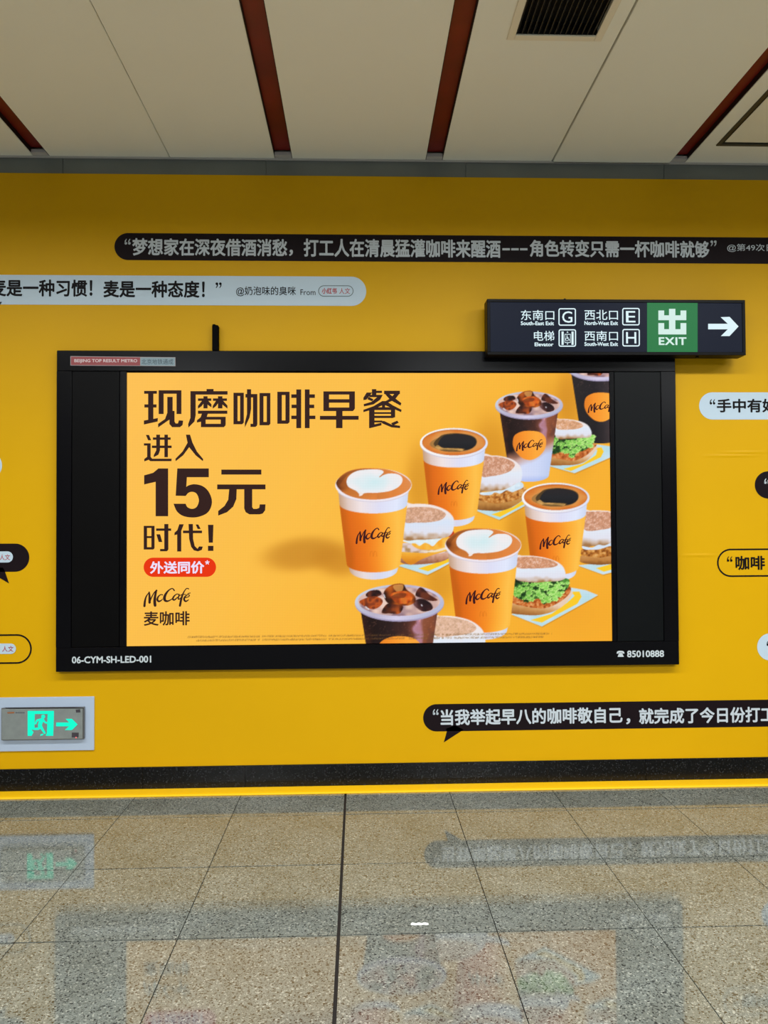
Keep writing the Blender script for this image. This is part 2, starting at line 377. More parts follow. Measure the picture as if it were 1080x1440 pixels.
def lettuce_patch(pts, ident, seed):
    P = np.array(pts, float); x0, y0 = P.min(0); x1, y1 = P.max(0); S_ = smooth(pts)
    fill(S_, lambda X, Y: ramp(vnoise(X, Y, 3, seed), [(.2, (28, 62, 22)), (.8, (84, 146, 54))]), ident)
    r = np.random.RandomState(seed)
    w, m = poly(S_)
    for k in range(int((x1-x0)*(y1-y0)/16)):
        cx, cy = x0+(x1-x0)*r.rand(), y0+(y1-y0)*r.rand()
        ix, iy = int((cx-PX0)*PS), int((cy-PY0)*PS)
        if not (0 <= ix < PW and 0 <= iy < PH) or IDM[iy, ix] != ident or not m[min(max(iy-w[0].start, 0), m.shape[0]-1), min(max(ix-w[1].start, 0), m.shape[1]-1)]: continue
        t = (cx-x0)/(x1-x0); R = 1.6+2.6*r.rand(); ph = r.rand()*6.3; nl = 5+r.randint(4); a = np.linspace(0, 6.283, 24, endpoint=False)
        rr = R*(1+.26*np.sin(nl*a+ph)); c = np.stack([cx+rr*np.cos(a)*1.15, cy+rr*np.sin(a)*.8], 1)
        lt = np.array([172, 222, 112])+np.array([46, 34, 56])*(t*.7+.3*r.rand()-.2); md = np.array([98, 172, 60])+np.array([48, 50, 36])*(t*.9+.5*r.rand()-.3)
        dark = r.rand() < .16*(1.4-t)
        if dark: lt, md = np.array([40, 84, 30]), np.array([22, 52, 20])
        fill(c, tuple(np.clip(lt, 0, 255)), ident); fill(c*.999+(np.array([cx, cy])-c)*.28+[.25, .35], tuple(np.clip(md, 0, 255)), ident, .85)

NAMES = {0: 'picture_background'}
def nid(name):
    k = len(NAMES); NAMES[k] = name; return k

def paint_picture():
    t = (GX-178)/680; v = (GY-524)/380
    CAN[:] = ramp(t*.75+v*.25+.05*(vnoise(GX, GY, 160, 40)-.5), [(0, (253, 192, 84)), (.35, (251, 190, 72)), (.6, (249, 182, 54)), (1, (246, 172, 42))])
    sh = (196, 124, 20)
    soft(426, 779, 60, 25, -7, (204, 138, 38), .85, 4.5); soft(474, 788, 38, 24, 8, (200, 130, 30), .75, 3.5)
    for x, y, rx, ry, a in ((690, 640, 34, 60, .55), (590, 680, 22, 60, .5), (800, 565, 20, 55, .5), (728, 745, 20, 40, .5), (740, 790, 26, 40, .35), (618, 820, 26, 36, .45), (812, 640, 24, 40, .2)):
        soft(x, y, rx, ry, 0, sh, a, 3)
    soft(780, 560, 40, 40, 0, sh, .25, 2); soft(800, 860, 60, 40, 0, (238, 160, 40), .4, 2)
    # back row: dark iced cup, lettuce muffin
    i = nid('iced_drink_picture'); ice_cup(844.7, 515.7, 1., i, 0)
    i = nid('napkin_picture')
    napkin([(771, 655), (836, 624.5), (868, 629), (868, 639), (808, 665.5)], [[(792, 659.5), (820, 652), (838, 640), (840, 633), (834, 630), (846, 629), (849, 635), (845, 643), (803, 662.5)]], i)
    i = nid('muffin_picture')
    fill(smooth([(772, 640), (770, 653), (790, 654.5), (812, 653), (826, 647), (836, 636), (838, 627), (800, 634)]), lambda X, Y: ramp((Y-636)/18-.4*(X-780)/60+.1*vnoise(X, Y, 3, 50), [(0, (232, 204, 180)), (.5, (204, 150, 88)), (1, (158, 98, 40))]), i)
    fried([(776, 636), (776, 643), (790, 646), (806, 648), (822, 642), (834, 632), (838, 624), (815, 626)], i, 33, ((150, 70, 24), (204, 110, 48), (232, 170, 110)))
    fill(smooth([(779, 612), (779, 618), (800, 623), (828, 618), (833, 612), (806, 610)]), (30, 44, 22), i)
    lettuce_patch([(778, 617), (777, 628), (779, 637), (790, 635), (800, 638), (805, 643), (812, 636), (820, 634), (830, 628), (836, 620), (836, 613), (826, 615), (808, 617), (792, 620)], i, 60)
    bun_top([(780, 590), (787, 589), (800, 589.6), (815, 592.3), (826, 597.5), (831, 605), (832, 611), (829, 615), (815, 616), (800, 617), (782, 615)], [(782, 590.5), (800, 590.6), (813, 593.6), (820, 598), (816, 602), (803, 604), (783, 603)], i, (222, 158, 110))
    # iced latte in the middle
    i = nid('iced_drink_picture'); ice_cup(744, 569.5, 1., i, 1)
    # chicken muffin
    i = nid('napkin_picture')
    napkin([(668, 717.5), (735, 703), (748, 706), (702, 731)], [[(691, 723.5), (722, 713), (737, 703), (741, 707), (703, 727)]], i)
    i = nid('muffin_picture')
    fill(smooth([(672, 700), (670, 715), (685, 718), (705, 718), (722, 712), (735, 700), (700, 696)]), lambda X, Y: ramp((Y-700)/18+.15*vnoise(X, Y, 3, 51), [(0, (200, 150, 84)), (.6, (190, 132, 64)), (1, (140, 88, 36))]), i)
    fried([(673, 694), (672, 702), (683, 706), (698, 708), (712, 706), (728, 702), (737, 694), (740, 687), (733, 684), (710, 690)], i, 35)
    bun_top([(678, 642), (692, 640.6), (705, 641.6), (720, 646), (730, 653.5), (734, 662), (733.5, 674), (729, 681), (715, 687), (700, 690), (680, 691), (674, 689)], [(678, 643.5), (692, 642), (706, 643.2), (719, 648), (724, 654), (718, 662), (706, 667), (692, 669.5), (677, 669)], i)
    fill(smooth([(675, 693), (688, 691.5), (698, 690), (708, 689), (720, 683.5), (731, 678), (736, 681), (735, 686), (726, 690), (720, 692), (712, 689.5), (704, 694), (696, 692.5), (690, 696), (678, 696)], 5), lambda X, Y: ramp(vnoise(X, Y, 4, 52), [(0, (200, 220, 236)), (1, (226, 240, 248))]), i)
    # black coffee, back
    i = nid('coffee_cup_picture'); hot_cup(0, 0, i, 'black')
    # muffin at the right edge
    i = nid('napkin_picture')
    napkin([(812, 795), (868, 790), (868, 803), (848, 808)], [[(838, 799), (868, 791), (868, 799), (849, 804)]], i)
    i = nid('muffin_picture')
    fill(smooth([(816, 782), (816, 790), (830, 793.5), (850, 794), (872, 790), (872, 778), (840, 778)]), lambda X, Y: ramp((Y-780)/14+.15*vnoise(X, Y, 3, 51), [(0, (206, 150, 90)), (.6, (190, 128, 64)), (1, (140, 86, 36))]), i)
    fried([(817, 773), (817, 780), (828, 783), (845, 784), (862, 781), (872, 778), (872, 766), (840, 770)], i, 37)
    bun_top([(818, 720), (830, 718), (845, 717.8), (862, 720), (875, 728), (878, 745), (872, 762), (850, 767), (834, 768), (818, 767)], [(820, 722), (835, 719.4), (850, 719.4), (864, 722), (872, 732), (862, 741), (845, 745), (822, 745)], i)
    fill(smooth([(819, 768), (832, 770), (842, 766), (850, 767), (862, 762), (872, 758), (872, 768), (858, 768), (848, 771), (838, 773), (822, 772.5)], 5), (214, 228, 244), i)
    # black coffee, front
    i = nid('coffee_cup_picture'); hot_cup(143.2, 77, i, 'black')
    # egg and cheese muffin
    i = nid('napkin_picture')
    napkin([(558, 795), (638, 784), (640, 788), (618, 800), (601, 808.5)], [[(588, 799.5), (615, 791), (634, 783), (636, 788), (602, 803.5)]], i)
    i = nid('muffin_picture')
    fill(smooth([(565, 782), (563, 790), (575, 794), (600, 793), (620, 790), (634, 783), (636, 774), (600, 776)]), lambda X, Y: ramp((Y-774)/18+.25*vnoise(X, Y, 3, 53), [(0, (226, 190, 184)), (.5, (216, 166, 140)), (1, (160, 100, 70))]), i)
    fill(smooth([(564, 764), (564, 778), (590, 780), (630, 776), (634, 764), (600, 766)]), lambda X, Y: ramp(vnoise(X, Y, 4, 54), [(.1, (176, 140, 96)), (.7, (224, 206, 206))]), i)
    fill(smooth([(563, 776.5), (580, 777), (600, 777.5), (620, 774), (632, 769), (633, 773), (610, 780), (592, 787), (580, 794), (572, 792), (564, 784)]), lambda X, Y: ramp((Y-776)/16+.2*vnoise(X, Y, 5, 55), [(0, (244, 186, 70)), (.5, (238, 160, 40)), (1, (216, 132, 26))]), i)
    fill(smooth([(579, 765), (590, 764), (605, 764), (618, 760), (630, 756), (636, 755), (634, 766), (620, 772), (600, 773.5), (586, 771)]), lambda X, Y: ramp(vnoise(X, Y, 6, 56), [(.2, (246, 168, 44)), (.8, (248, 194, 80))]), i)
    fill(smooth([(590, 775), (610, 774), (628, 769), (635, 768), (632, 771), (612, 776.5)]), (244, 226, 190), i)
    fill(smooth([(566, 760), (585, 758.5), (605, 758), (625, 754), (616, 761), (609, 768), (603, 765), (597, 763.5), (590, 767.5), (584, 764), (576, 764)], 5), lambda X, Y: ramp(vnoise(X, Y, 4, 57), [(0, (214, 232, 240)), (1, (232, 242, 246))]), i)
    fill(smooth([(630, 754), (636, 747), (639, 750), (637, 755)], 4), (196, 60, 20), i)
    bun_top([(567, 710), (580, 708.6), (598, 708.8), (613, 711.5), (628, 718), (637, 727), (638.5, 737), (636, 749), (628, 755.5), (610, 758), (588, 759), (566, 756)], [(570, 716), (590, 713), (608, 714), (622, 718.5), (627, 724), (620, 731), (604, 734.5), (585, 735), (569, 734)], i, (214, 158, 122), (216, 228, 246))
    # latte, left
    i = nid('coffee_cup_picture'); hot_cup(0, 0, i, 'latte')
    # lettuce muffin, front
    i = nid('napkin_picture')
    napkin([(719, 864), (801, 826), (824, 830), (841, 837), (820, 849), (762, 881)], [[(746, 872), (776, 863), (797, 848), (808, 838), (803, 832), (815, 832), (818, 839), (812, 849), (762, 875.5)]], i)
    i = nid('muffin_picture')
    fill(smooth([(719, 846), (718, 861), (735, 864.5), (757, 865), (778, 860), (793, 851), (804, 837), (800, 832), (750, 845)]), lambda X, Y: ramp((Y-846)/20-.45*(X-740)/60+.1*vnoise(X, Y, 3, 50), [(0, (232, 204, 180)), (.5, (206, 150, 88)), (1, (156, 96, 40))]), i)
    fried([(721, 838), (721, 848), (735, 852), (752, 855), (768, 855), (783, 849), (796, 840), (803, 830), (795, 824), (750, 836)], i, 39, ((140, 60, 20), (200, 104, 42), (232, 170, 110)))
    fill(smooth([(722, 815), (722, 836), (745, 842), (770, 838), (786, 824), (786, 814), (750, 812)]), (26, 40, 20), i)
    lettuce_patch([(722, 822), (722, 836), (732, 843), (745, 844), (758, 842), (764, 850), (772, 846), (780, 845), (790, 836), (799, 826), (801, 817), (797, 813.5), (788, 814), (772, 817), (755, 820), (740, 820)], i, 66)
    bun_top([(726, 783), (735, 781.4), (748, 781.6), (765, 784), (781, 789), (791, 796), (795, 805), (795, 813), (786, 817), (770, 818), (750, 819), (724, 813)], [(727, 785), (738, 782.8), (755, 783.6), (774, 787.5), (784, 793), (780, 797), (765, 799), (745, 799.5), (727, 798)], i, (212, 142, 100))
    # latte, front
    i = nid('coffee_cup_picture'); hot_cup(154.2, 84.7, i, 'latte')
    i = nid('muffin_picture')
    bun_top([(608, 868), (618, 866), (640, 867), (660, 872), (674, 881), (681, 892), (682, 915), (670, 940), (600, 940)], [(612, 869), (630, 868), (648, 870.5), (662, 875), (670, 883), (662, 890), (640, 894), (612, 894)], i, (222, 176, 142))
    # iced cup, front left
    i = nid('iced_drink_picture'); ice_cup(561.7, 847, 1.316, i, 2)
    for yl, yr, xa, xb in ((894.6, 889.6, 264, 776), (899.4, 894.4, 276, 764)):
        w = win(xa, min(yl, yr)-2, xb, max(yl, yr)+3); X = GX[w]; Y = GY[w]
        yy = Y-(yl+(yr-yl)*(X-xa)/(xb-xa)); on = (yy > 0) & (yy < 2.6) & (X > xa) & (X < xb)
        cell = np.floor(X/2.75).astype(int); gap = _tab[3, cell & 255] > .07
        st = (_tab[(np.floor(yy/.62).astype(int)+cell*7) & 255, (np.floor(X/.62).astype(int)+int(yl)) & 255] > .42)
        a = (on & gap & st & ((X % 2.75) < 2.4))[..., None]*.6
        CAN[w] = CAN[w]*(1-a)+np.array([120, 84, 40])*a
    for cx, cy, k in ((525.2, 778.5, 1.), (679.4, 863.2, 1.), (638.6, 708, .9), (781.8, 785, .9)):
        for sx in (-1, 1):
            arc = [(cx+sx*(.4+2.1*(1-math.cos(t)))*k, cy+(3.8-7.6*math.sin(t)**.8)*k) for t in np.linspace(0, math.pi, 12)]
            arc2 = [(cx+(x-cx)*1.0+(.9 if x > cx+sx*2.5 else -.9)*-.6, y+.8) for x, y in arc]
            for p, q in zip(arc, arc[1:]):
                fill([(p[0]-.45, p[1]), (q[0]-.45, q[1]), (q[0]+.45, q[1]+.5), (p[0]+.45, p[1]+.5)], (214, 112, 20), None, .7)

# ================================================================ the setting
KW = 1.025
ZC, ZW, ZB = [1.532+(v-1.532)*KW for v in (3.682, 3.588, .174)]            # ceiling, top and bottom of the yellow wall covering
XL, XR, YB = -6.5, 6.5, -11.5                 # extent that is built
YEL = mat('yellow_vinyl', (218, 165, 0), rough=.45, spec=.16, bump=(1.3, .25, .02), mottled=(.9, .04))
def granite(name, base, dark, light, scale, rough, spec, coat=0., ior=1.5):
    m = bpy.data.materials.new(name); m.use_nodes = True; nt = m.node_tree; b = nt.nodes['Principled BSDF']; L = nt.links
    tc = nt.nodes.new('ShaderNodeTexCoord'); oi = nt.nodes.new('ShaderNodeObjectInfo')
    ad = nt.nodes.new('ShaderNodeVectorMath'); ad.operation = 'MULTIPLY_ADD'
    ad.inputs[1].default_value = (17, 23, 11); L.new(oi.outputs['Random'], ad.inputs[0]); L.new(tc.outputs['Object'], ad.inputs[2])
    def vor(s):
        v = nt.nodes.new('ShaderNodeTexVoronoi'); v.inputs['Scale'].default_value = s; L.new(ad.outputs[0], v.inputs['Vector'])
        sep = nt.nodes.new('ShaderNodeSeparateColor'); L.new(v.outputs['Color'], sep.inputs[0]); return sep.outputs[0], v.outputs['Distance']
    def noise(s, d=4):
        n = nt.nodes.new('ShaderNodeTexNoise'); n.inputs['Scale'].default_value = s; n.inputs['Detail'].default_value = d
        L.new(ad.outputs[0], n.inputs['Vector']); return n.outputs['Fac']
    def rampn(f, stops):
        r = nt.nodes.new('ShaderNodeValToRGB'); e = r.color_ramp.elements
        while len(e) < len(stops): e.new(.5)
        for k, (p, c) in enumerate(stops): e[k].position = p; e[k].color = rgb(*c)
        r.color_ramp.interpolation = 'LINEAR'; L.new(f, r.inputs[0]); return r.outputs[0]
    c1, _ = vor(scale); c2, _ = vor(scale*2.1)
    base_c = rampn(c1, [(0, dark), (.10, dark), (.14, tuple(int(.9*v) for v in base)), (.55, base), (.9, tuple(min(255, int(1.06*v)) for v in base)), (.95, light)])
    mx = nt.nodes.new('ShaderNodeMix'); mx.data_type = 'RGBA'; mx.blend_type = 'MULTIPLY'; mx.inputs[0].default_value = .8
    L.new(base_c, mx.inputs[6]); L.new(rampn(c2, [(0, (120, 118, 112)), (.1, (150, 148, 144)), (.16, (240, 240, 238)), (1, (255, 255, 255))]), mx.inputs[7])
    m2 = nt.nodes.new('ShaderNodeMix'); m2.data_type = 'RGBA'; m2.blend_type = 'MULTIPLY'; m2.inputs[0].default_value = 1
    L.new(mx.outputs[2], m2.inputs[6]); L.new(rampn(noise(5), [(.25, (225, 222, 214)), (.75, (255, 255, 252))]), m2.inputs[7])
    L.new(m2.outputs[2], b.inputs['Base Color'])
    b.inputs['Roughness'].default_value = rough; b.inputs['Specular IOR Level'].default_value = spec; b.inputs['Coat Weight'].default_value = coat
    b.inputs['Coat Roughness'].default_value = .05
    b.inputs['IOR'].default_value = ior
    MATS[name] = m; return m
TILE = granite('floor_granite', (128, 133, 128), (68, 70, 68), (172, 175, 168), 180, .05, .5, ior=1.78)
BLACKG = granite('black_granite', (17, 17, 18), (9, 9, 10), (52, 54, 58), 190, .25, .3)
GROUT = mat('tile_joint', (34, 28, 24), rough=.9)

# floor with granite tiles
floor = tag(box('floor', XL, XR, YB, .2, -.1, -.010, GROUT), 'speckled grey granite tiled station floor', kind='structure')
xs = [-.0835+.6*k for k in range(-7, 8)]
ys = [0, -.422]; 
while ys[-1] > -5.6: ys.append(ys[-1]-.604)
def tile_mesh(wd, dp):
    bm = bmesh.new(); add_box(bm, -wd/2, wd/2, -dp/2, dp/2, -.012, 0)
    me = bpy.data.meshes.new('floor_tile'); bm.to_mesh(me); bm.free(); me.materials.append(TILE); return me
tcache = {}
rnd = random.Random(3)
for j in range(len(ys)-1):
    for i in range(len(xs)-1):
        x0, x1 = xs[i]+.0019, xs[i+1]-.0019
        if i == 6: x1 -= .0045
        if i == 7: x0 += .0045
        y1, y0 = ys[j]-.0036, ys[j+1]+.0036
        key = (round(x1-x0, 4), round(y1-y0, 4))
        if key not in tcache: tcache[key] = tile_mesh(*key)
        o = link('floor_tile', tcache[key], floor, None, ((x0+x1)/2, (y0+y1)/2, rnd.uniform(-.0004, .0004)))
for x0, x1, y0, y1 in ((XL, xs[0]-.002, YB, 0), (xs[-1]+.002, XR, YB, 0), (xs[0], xs[-1], YB, ys[-1]-.002)):
    box('floor_area', x0, x1, y0, y1, -.0095, -.0002, TILE, floor)
# wall: body, yellow covering, grey cladding band, black granite skirting, yellow guard strip
CONC = mat('wall_plaster', (150, 148, 140), rough=.9)
wall = tag(box('wall_front', XL, XR, .012, .2, 0, ZC+.1, CONC), 'station wall covered in plain yellow printed vinyl', kind='structure')
box('vinyl_covering', XL, XR, 0, .0118, ZB, ZW, YEL, wall)
CLAD = mat('grey_cladding', (112, 116, 112), rough=.45, mottled=(3, .12), spec=.4)
cx = [XL]+[round(W(p, 238)[0], 3) for p in (-230, 88, 374, 655, 934)]+[3.06, XR]
for a, b in zip(cx, cx[1:]):
    box('cladding_panel', a+.0012, b-.0012, .004, .0118, ZW+.0005, ZC+.02, CLAD, wall, bev=.001)
# creases where the vinyl was folded
bm = bmesh.new()
for x0, x1, y in ((1010, 1082, 636), (955, 1012, 781), (985, 1070, 641)):
    a = W(x0, y); b = W(x1, y); n = 14
    rows = [[bm.verts.new((a[0]+(b[0]-a[0])*k/n, -h*math.sin(math.pi*k/n)-.0002, a[2]+dz)) for k in range(n+1)] for dz, h in ((-.012, 0), (-.004, .0012), (0, .0022), (.004, .0012), (.012, 0))]
    for r in range(4):
        for k in range(n): bm.faces.new((rows[r][k], rows[r][k+1], rows[r+1][k+1], rows[r+1][k]))
from_bm('vinyl_crease', bm, YEL, wall, smooth=True)
base = tag(empty('baseboard_front'), 'skirting of black speckled granite slabs along the foot of the wall', kind='structure')
bx = [-.0835-.02+.6*k for k in range(-8, 9)]
bx = [v*KW for v in (-1.862, -1.238, -.658, -.075, .503, 1.085, 1.665, 2.25)]; bx = [bx[0]-.6*k for k in range(4, 0, -1)]+bx+[bx[-1]+.6*k for k in range(1, 5)]
for a, b in zip(bx, bx[1:]):
    box('granite_slab', a+.001, b-.001, -.006, .0118, 0, ZB-.0005, BLACKG, base, bev=.0012)
bm = bmesh.new(); prof = [(-.0065, .0), (-.0065, .013), (-.012, .0145), (-.085, .0115), (-.1, .009), (-.106, .004), (-.106, 0)]
cap = [[bm.verts.new((x, p, q)) for p, q in prof] for x in (XL, XR)]
for i in range(len(prof)): bm.faces.new((cap[0][i], cap[0][(i+1) % 7], cap[1][(i+1) % 7], cap[1][i]))
bm.faces.new(cap[0]); bm.faces.new(cap[1][::-1]); bmesh.ops.recalc_face_normals(bm, faces=bm.faces)
bmesh.ops.translate(bm, vec=(0, 0, .0006), verts=bm.verts)
trim = tag(from_bm('trim_1', bm, mat('yellow_strip', (248, 192, 8), rough=.38, spec=.4)), 'bright yellow strip between the granite skirting and the floor', kind='structure')

# ceiling: panels, dark red channels, edge angle
PANEL = mat('ceiling_panel', (244, 244, 232), rough=.5, spec=.35, mottled=(1.2, .02))
RED = mat('dark_red_channel', (118, 24, 18), rough=.42, mottled=(4, .25))
REDD = mat('channel_side', (26, 14, 12), rough=.6)
GREYL = mat('light_grey_trim', (186, 182, 178), rough=.5)
ceil = tag(box('ceiling', XL, XR, YB, .2, ZC+.12, ZC+.2, mat('ceiling_void', (30, 26, 24), rough=.9)), 'station ceiling of cream panels with dark red channels', kind='structure')
bays = [(-4.2, -3.37), (-3.366, -2.745), (-2.64, -1.862), (-1.768, -1.0845), (-1.0805, -.478), (-.375, .402), (.502, 1.1445), (1.1535, 1.848), (1.942, 2.72), (2.82, 3.43), (3.434, 4.2)]
bays = [(a_*KW, b_*KW) for a_, b_ in bays]
bays = [(XL, -5.0), (-4.9, -4.309)]+bays+[(4.309, 4.9), (5.0, XR)]
VX0, VX1 = .704, 1.083; VY1 = 4.42*KW-4.53-1.158*KW; VY0 = VY1-.45      # air grille opening
HX0, HX1, HY1, HY0 = 2.079, 2.665, -.228, -.79           # inspection hatch
def panel(x0, x1, y0, y1, dz=0.):
    bm = bmesh.new(); add_box(bm, x0, x1, y0, y1, ZC+dz, ZC+.03+dz)
    bmesh.ops.bevel(bm, geom=[e for e in bm.edges if all(v.co.z < ZC+dz+.001 for v in e.verts)], offset=.0025, segments=2, affect='EDGES')
    return bm
for k, (a, b) in enumerate(bays):
    for (y1, y0) in ((-.006, -3.2), (-3.204, YB)):
        dz = -.006 if abs(a-1.1535*KW) < 1e-3 and y1 > -1 else 0
        if abs(a-.502*KW) < 1e-6 and y1 > -1 or abs(a-1.942*KW) < 1e-6 and y1 > -1:
            X0, X1, Y0, Y1 = (VX0, VX1, VY0, VY1) if a < 1 else (HX0, HX1, HY0, HY1)
            bm = bmesh.new(); z = ZC
            o = [(a, y0), (b, y0), (b, y1), (a, y1)]; i = [(X0, Y0), (X1, Y0), (X1, Y1), (X0, Y1)]
            for n in range(4):
                m_ = (n+1) % 4
                lo = [bm.verts.new((*p, z)) for p in (o[n], o[m_], i[m_], i[n])]; bm.faces.new(lo)
                for p, q in ((o[n], o[m_]), (i[n], i[m_])):
                    bm.faces.new([bm.verts.new(c) for c in ((*p, z), (*q, z), (*q, z+.03), (*p, z+.03))])
            bmesh.ops.remove_doubles(bm, verts=bm.verts, dist=1e-5); bmesh.ops.recalc_face_normals(bm, faces=bm.faces)
            from_bm('ceiling_panel', bm, PANEL, ceil)
        else:
            from_bm('ceiling_panel', panel(a, b, y0, y1, dz), PANEL, ceil)
for a, b in ((-2.745, -2.64), (-1.862, -1.768), (-.478, -.375), (.402, .502), (1.848, 1.942), (2.72, 2.82), (-5.0/KW, -4.9/KW), (4.9/KW, 5.0/KW)):
    a *= KW; b *= KW
    bm = bmesh.new(); add_box(bm, a+.004, b-.004, YB, -.05, ZC+.032, ZC+.04)
    ch = from_bm('red_channel', bm, RED, ceil)
    bm = bmesh.new()
    add_box(bm, a+.0005, a+.0035, YB, -.006, ZC+.004, ZC+.05); add_box(bm, b-.0035, b-.0005, YB, -.006, ZC+.004, ZC+.05)
    from_bm('channel_side', bm, REDD, ceil)
    box('channel_end', a+.004, b-.004, -.054, -.004, ZC+.0005, ZC+.022, GREYL, ceil, bev=.001)
tr = tag(box('trim_2', XL, XR, -.018, -.0002, ZC-.006, ZC-.0006, GREYL), 'thin pale edge angle where ceiling meets the wall', kind='structure')

# air grille
BLK = mat('grille_black', (16, 16, 15), rough=.5)
g = tag(empty('air_grille', ((VX0+VX1)/2, (VY0+VY1)/2, ZC)), 'square ceiling air grille with black louvres in a cream frame', 'air grille')
O = g.location
bm = bmesh.new()
for x0, x1, y0, y1 in ((VX0-.026, VX0+.008, VY0-.03, VY1+.03), (VX1-.008, VX1+.026, VY0-.03, VY1+.03), (VX0+.0085, VX1-.0085, VY1-.006, VY1+.03), (VX0+.0085, VX1-.0085, VY0-.03, VY0+.006)):
    add_box(bm, x0-O[0], x1-O[0], y0-O[1], y1-O[1], -.009, -.0004, .002)
from_bm('frame', bm, mat('grille_frame', (236, 228, 206), rough=.45), g)
bm = bmesh.new(); add_box(bm, VX0-O[0]+.002, VX1-O[0]-.002, VY0-O[1]+.002, VY1-O[1]-.002, .055, .06); from_bm('duct_back', bm, mat('duct_dark', (6, 6, 6), rough=.9), g)
for y in (VY0+.003, VY1-.003):
    bm = bmesh.new(); add_box(bm, VX0-O[0]+.002, VX1-O[0]-.002, y-O[1]-.0025, y-O[1]+.0025, .0002, .054); from_bm('duct_side', bm, MATS['duct_dark'], g)
SL = mat('louvre_metal', (58, 56, 52), rough=.4)
ns = 15
bm = bmesh.new(); add_box(bm, -.0012, .0012, -.218, .218, -.014, .014)
bmesh.ops.rotate(bm, verts=bm.verts, matrix=Matrix.Rotation(math.radians(32), 3, 'Y'))
me = bpy.data.meshes.new('slat'); bm.to_mesh(me); bm.free(); me.materials.append(SL)
for k in range(ns):
    link('slat', me, g, None, (VX0-O[0]+.018+k*(VX1-VX0-.036)/(ns-1), 0, .008))
# inspection hatch
h = tag(empty('inspection_hatch', ((HX0+HX1)/2, (HY0+HY1)/2, ZC)), 'square inspection hatch with dark metal edge in the ceiling panel', 'hatch')
O = h.location
bm = bmesh.new(); t = .022
for x0, x1, y0, y1 in ((HX0, HX0+t, HY0, HY1), (HX1-t, HX1, HY0, HY1), (HX0+t, HX1-t, HY1-t, HY1), (HX0+t, HX1-t, HY0, HY0+t)):
    add_box(bm, x0-O[0], x1-O[0], y0-O[1], y1-O[1], -.007, .012, .002)
from_bm('frame', bm, mat('dark_metal', (74, 70, 56), rough=.4, metal=.3), h)
bm = bmesh.new(); t2 = .036
for x0, x1, y0, y1 in ((HX0+t, HX0+t2, HY0+t, HY1-t), (HX1-t2, HX1-t, HY0+t, HY1-t), (HX0+t2, HX1-t2, HY1-t2, HY1-t), (HX0+t2, HX1-t2, HY0+t, HY0+t2)):
    add_box(bm, x0-O[0], x1-O[0], y0-O[1], y1-O[1], .001, .02)
from_bm('gasket', bm, mat('gasket_black', (14, 14, 12), rough=.6), h)
box('door', HX0+t2, HX1-t2, HY0+t2, HY1-t2, ZC-.002, ZC+.016, mat('hatch_door', (242, 240, 222), rough=.4), h, bev=.002, off=O)

# ================================================================ LED billboard
YF = -.045                                    # front of the frame
DX0 = W(79, 718, YF)[0]; DX1 = W(952.5, 718, YF)[0]; DZ0 = W(540, 939.5, YF)[2]; DZ1 = W(500, 493.5, YF)[2]
YS = -.034                                    # the screen's own surface
SX0 = W(178.5, 716, YS)[0]; SX1 = W(858.5, 716, YS)[0]; SZ0 = W(520, 905, YS)[2]; SZ1 = W(520, 524.5, YS)[2]
PXL = W(100, 716, YF)[0]; PXR = W(932, 716, YF)[0]; PZ1 = W(520, 522, YF)[2]; PZ0 = SZ0-.004
bb = tag(empty('led_billboard', ((DX0+DX1)/2, -.02, DZ0)), 'wide black framed LED advertising screen showing coffee cups and muffins on orange', 'advertising screen')
O = Vector(bb.location)
def under(o, p):
    o.parent = p; o.matrix_parent_inverse = Matrix.Identity(4); return o
def shift(me, O):
    me.transform(Matrix.Translation((-O[0], -O[1], -O[2])))
FR = mat('black_frame', (7, 6, 9), rough=.25, spec=.18)
bm = bmesh.new()
add_box(bm, DX0, DX1, YF, -.0005, PZ1, DZ1, .003); add_box(bm, DX0, DX1, YF, -.0005, DZ0, PZ0, .003)
add_box(bm, DX0, PXL, YF, -.0005, PZ0, PZ1, .0015); add_box(bm, PXR, DX1, YF, -.0005, PZ0, PZ1, .0015)
add_box(bm, PXL, PXR, -.02, -.0005, PZ0, PZ1)
f = from_bm('frame', bm, FR); shift(f.data, O); f.parent = bb
SP = mat('side_panel_black', (7, 6, 6), rough=.4, spec=.1, mottled=(3, .2)); SP2 = mat('side_panel_grey', (12, 14, 15), rough=.38, spec=.15, mottled=(3, .1))
xa = W(168, 716, YF)[0]; xb = W(866, 716, YF)[0]
for x0, x1, m_, lb in ((PXL+.002, xa-.002, SP, None), (xb+.002, PXR-.002, SP2, 'greyish black side panel')):
    p = box('side_panel', x0, x1, -.041, -.021, PZ0+.002, PZ1-.002, m_, bb, bev=.002, off=O)
    if lb: p['label'] = lb
for x0, x1 in ((xa+.001, SX0-.001), (SX1+.001, xb-.001)):
    box('screen_edge', x0, x1, -.043, -.021, PZ0+.001, PZ1-.001, FR, bb, bev=.0015, off=O)
LT = mat('pale_lettering', (196, 204, 206), rough=.5)
nrm = lambda o: (shift(o.data, O), setattr(o, 'parent', bb), o)[2]
nrm(text('lettering', '06-CYM-SH-LED-001', 101, 212.7, 922.6, 932.4, YF-.0006, LT, None, bold=.028))
bm = bmesh.new(); text_bm(bm, '85010888', 881.8, 933.8, 914.6, 924.2, YF-.0006, .028)
T = lambda p: (780+p[0]/5.4, 880+p[1]/5.4)
flat(bm, [(470, 212), (474, 196), (488, 190), (512, 190), (526, 196), (531, 211), (516, 211), (513, 203), (488, 203), (484, 211)], YF-.0006, T)
flat(bm, [(490, 206), (511, 206), (526, 236), (478, 236)], YF-.0006, T)
nrm(from_bm('lettering', bm, LT))
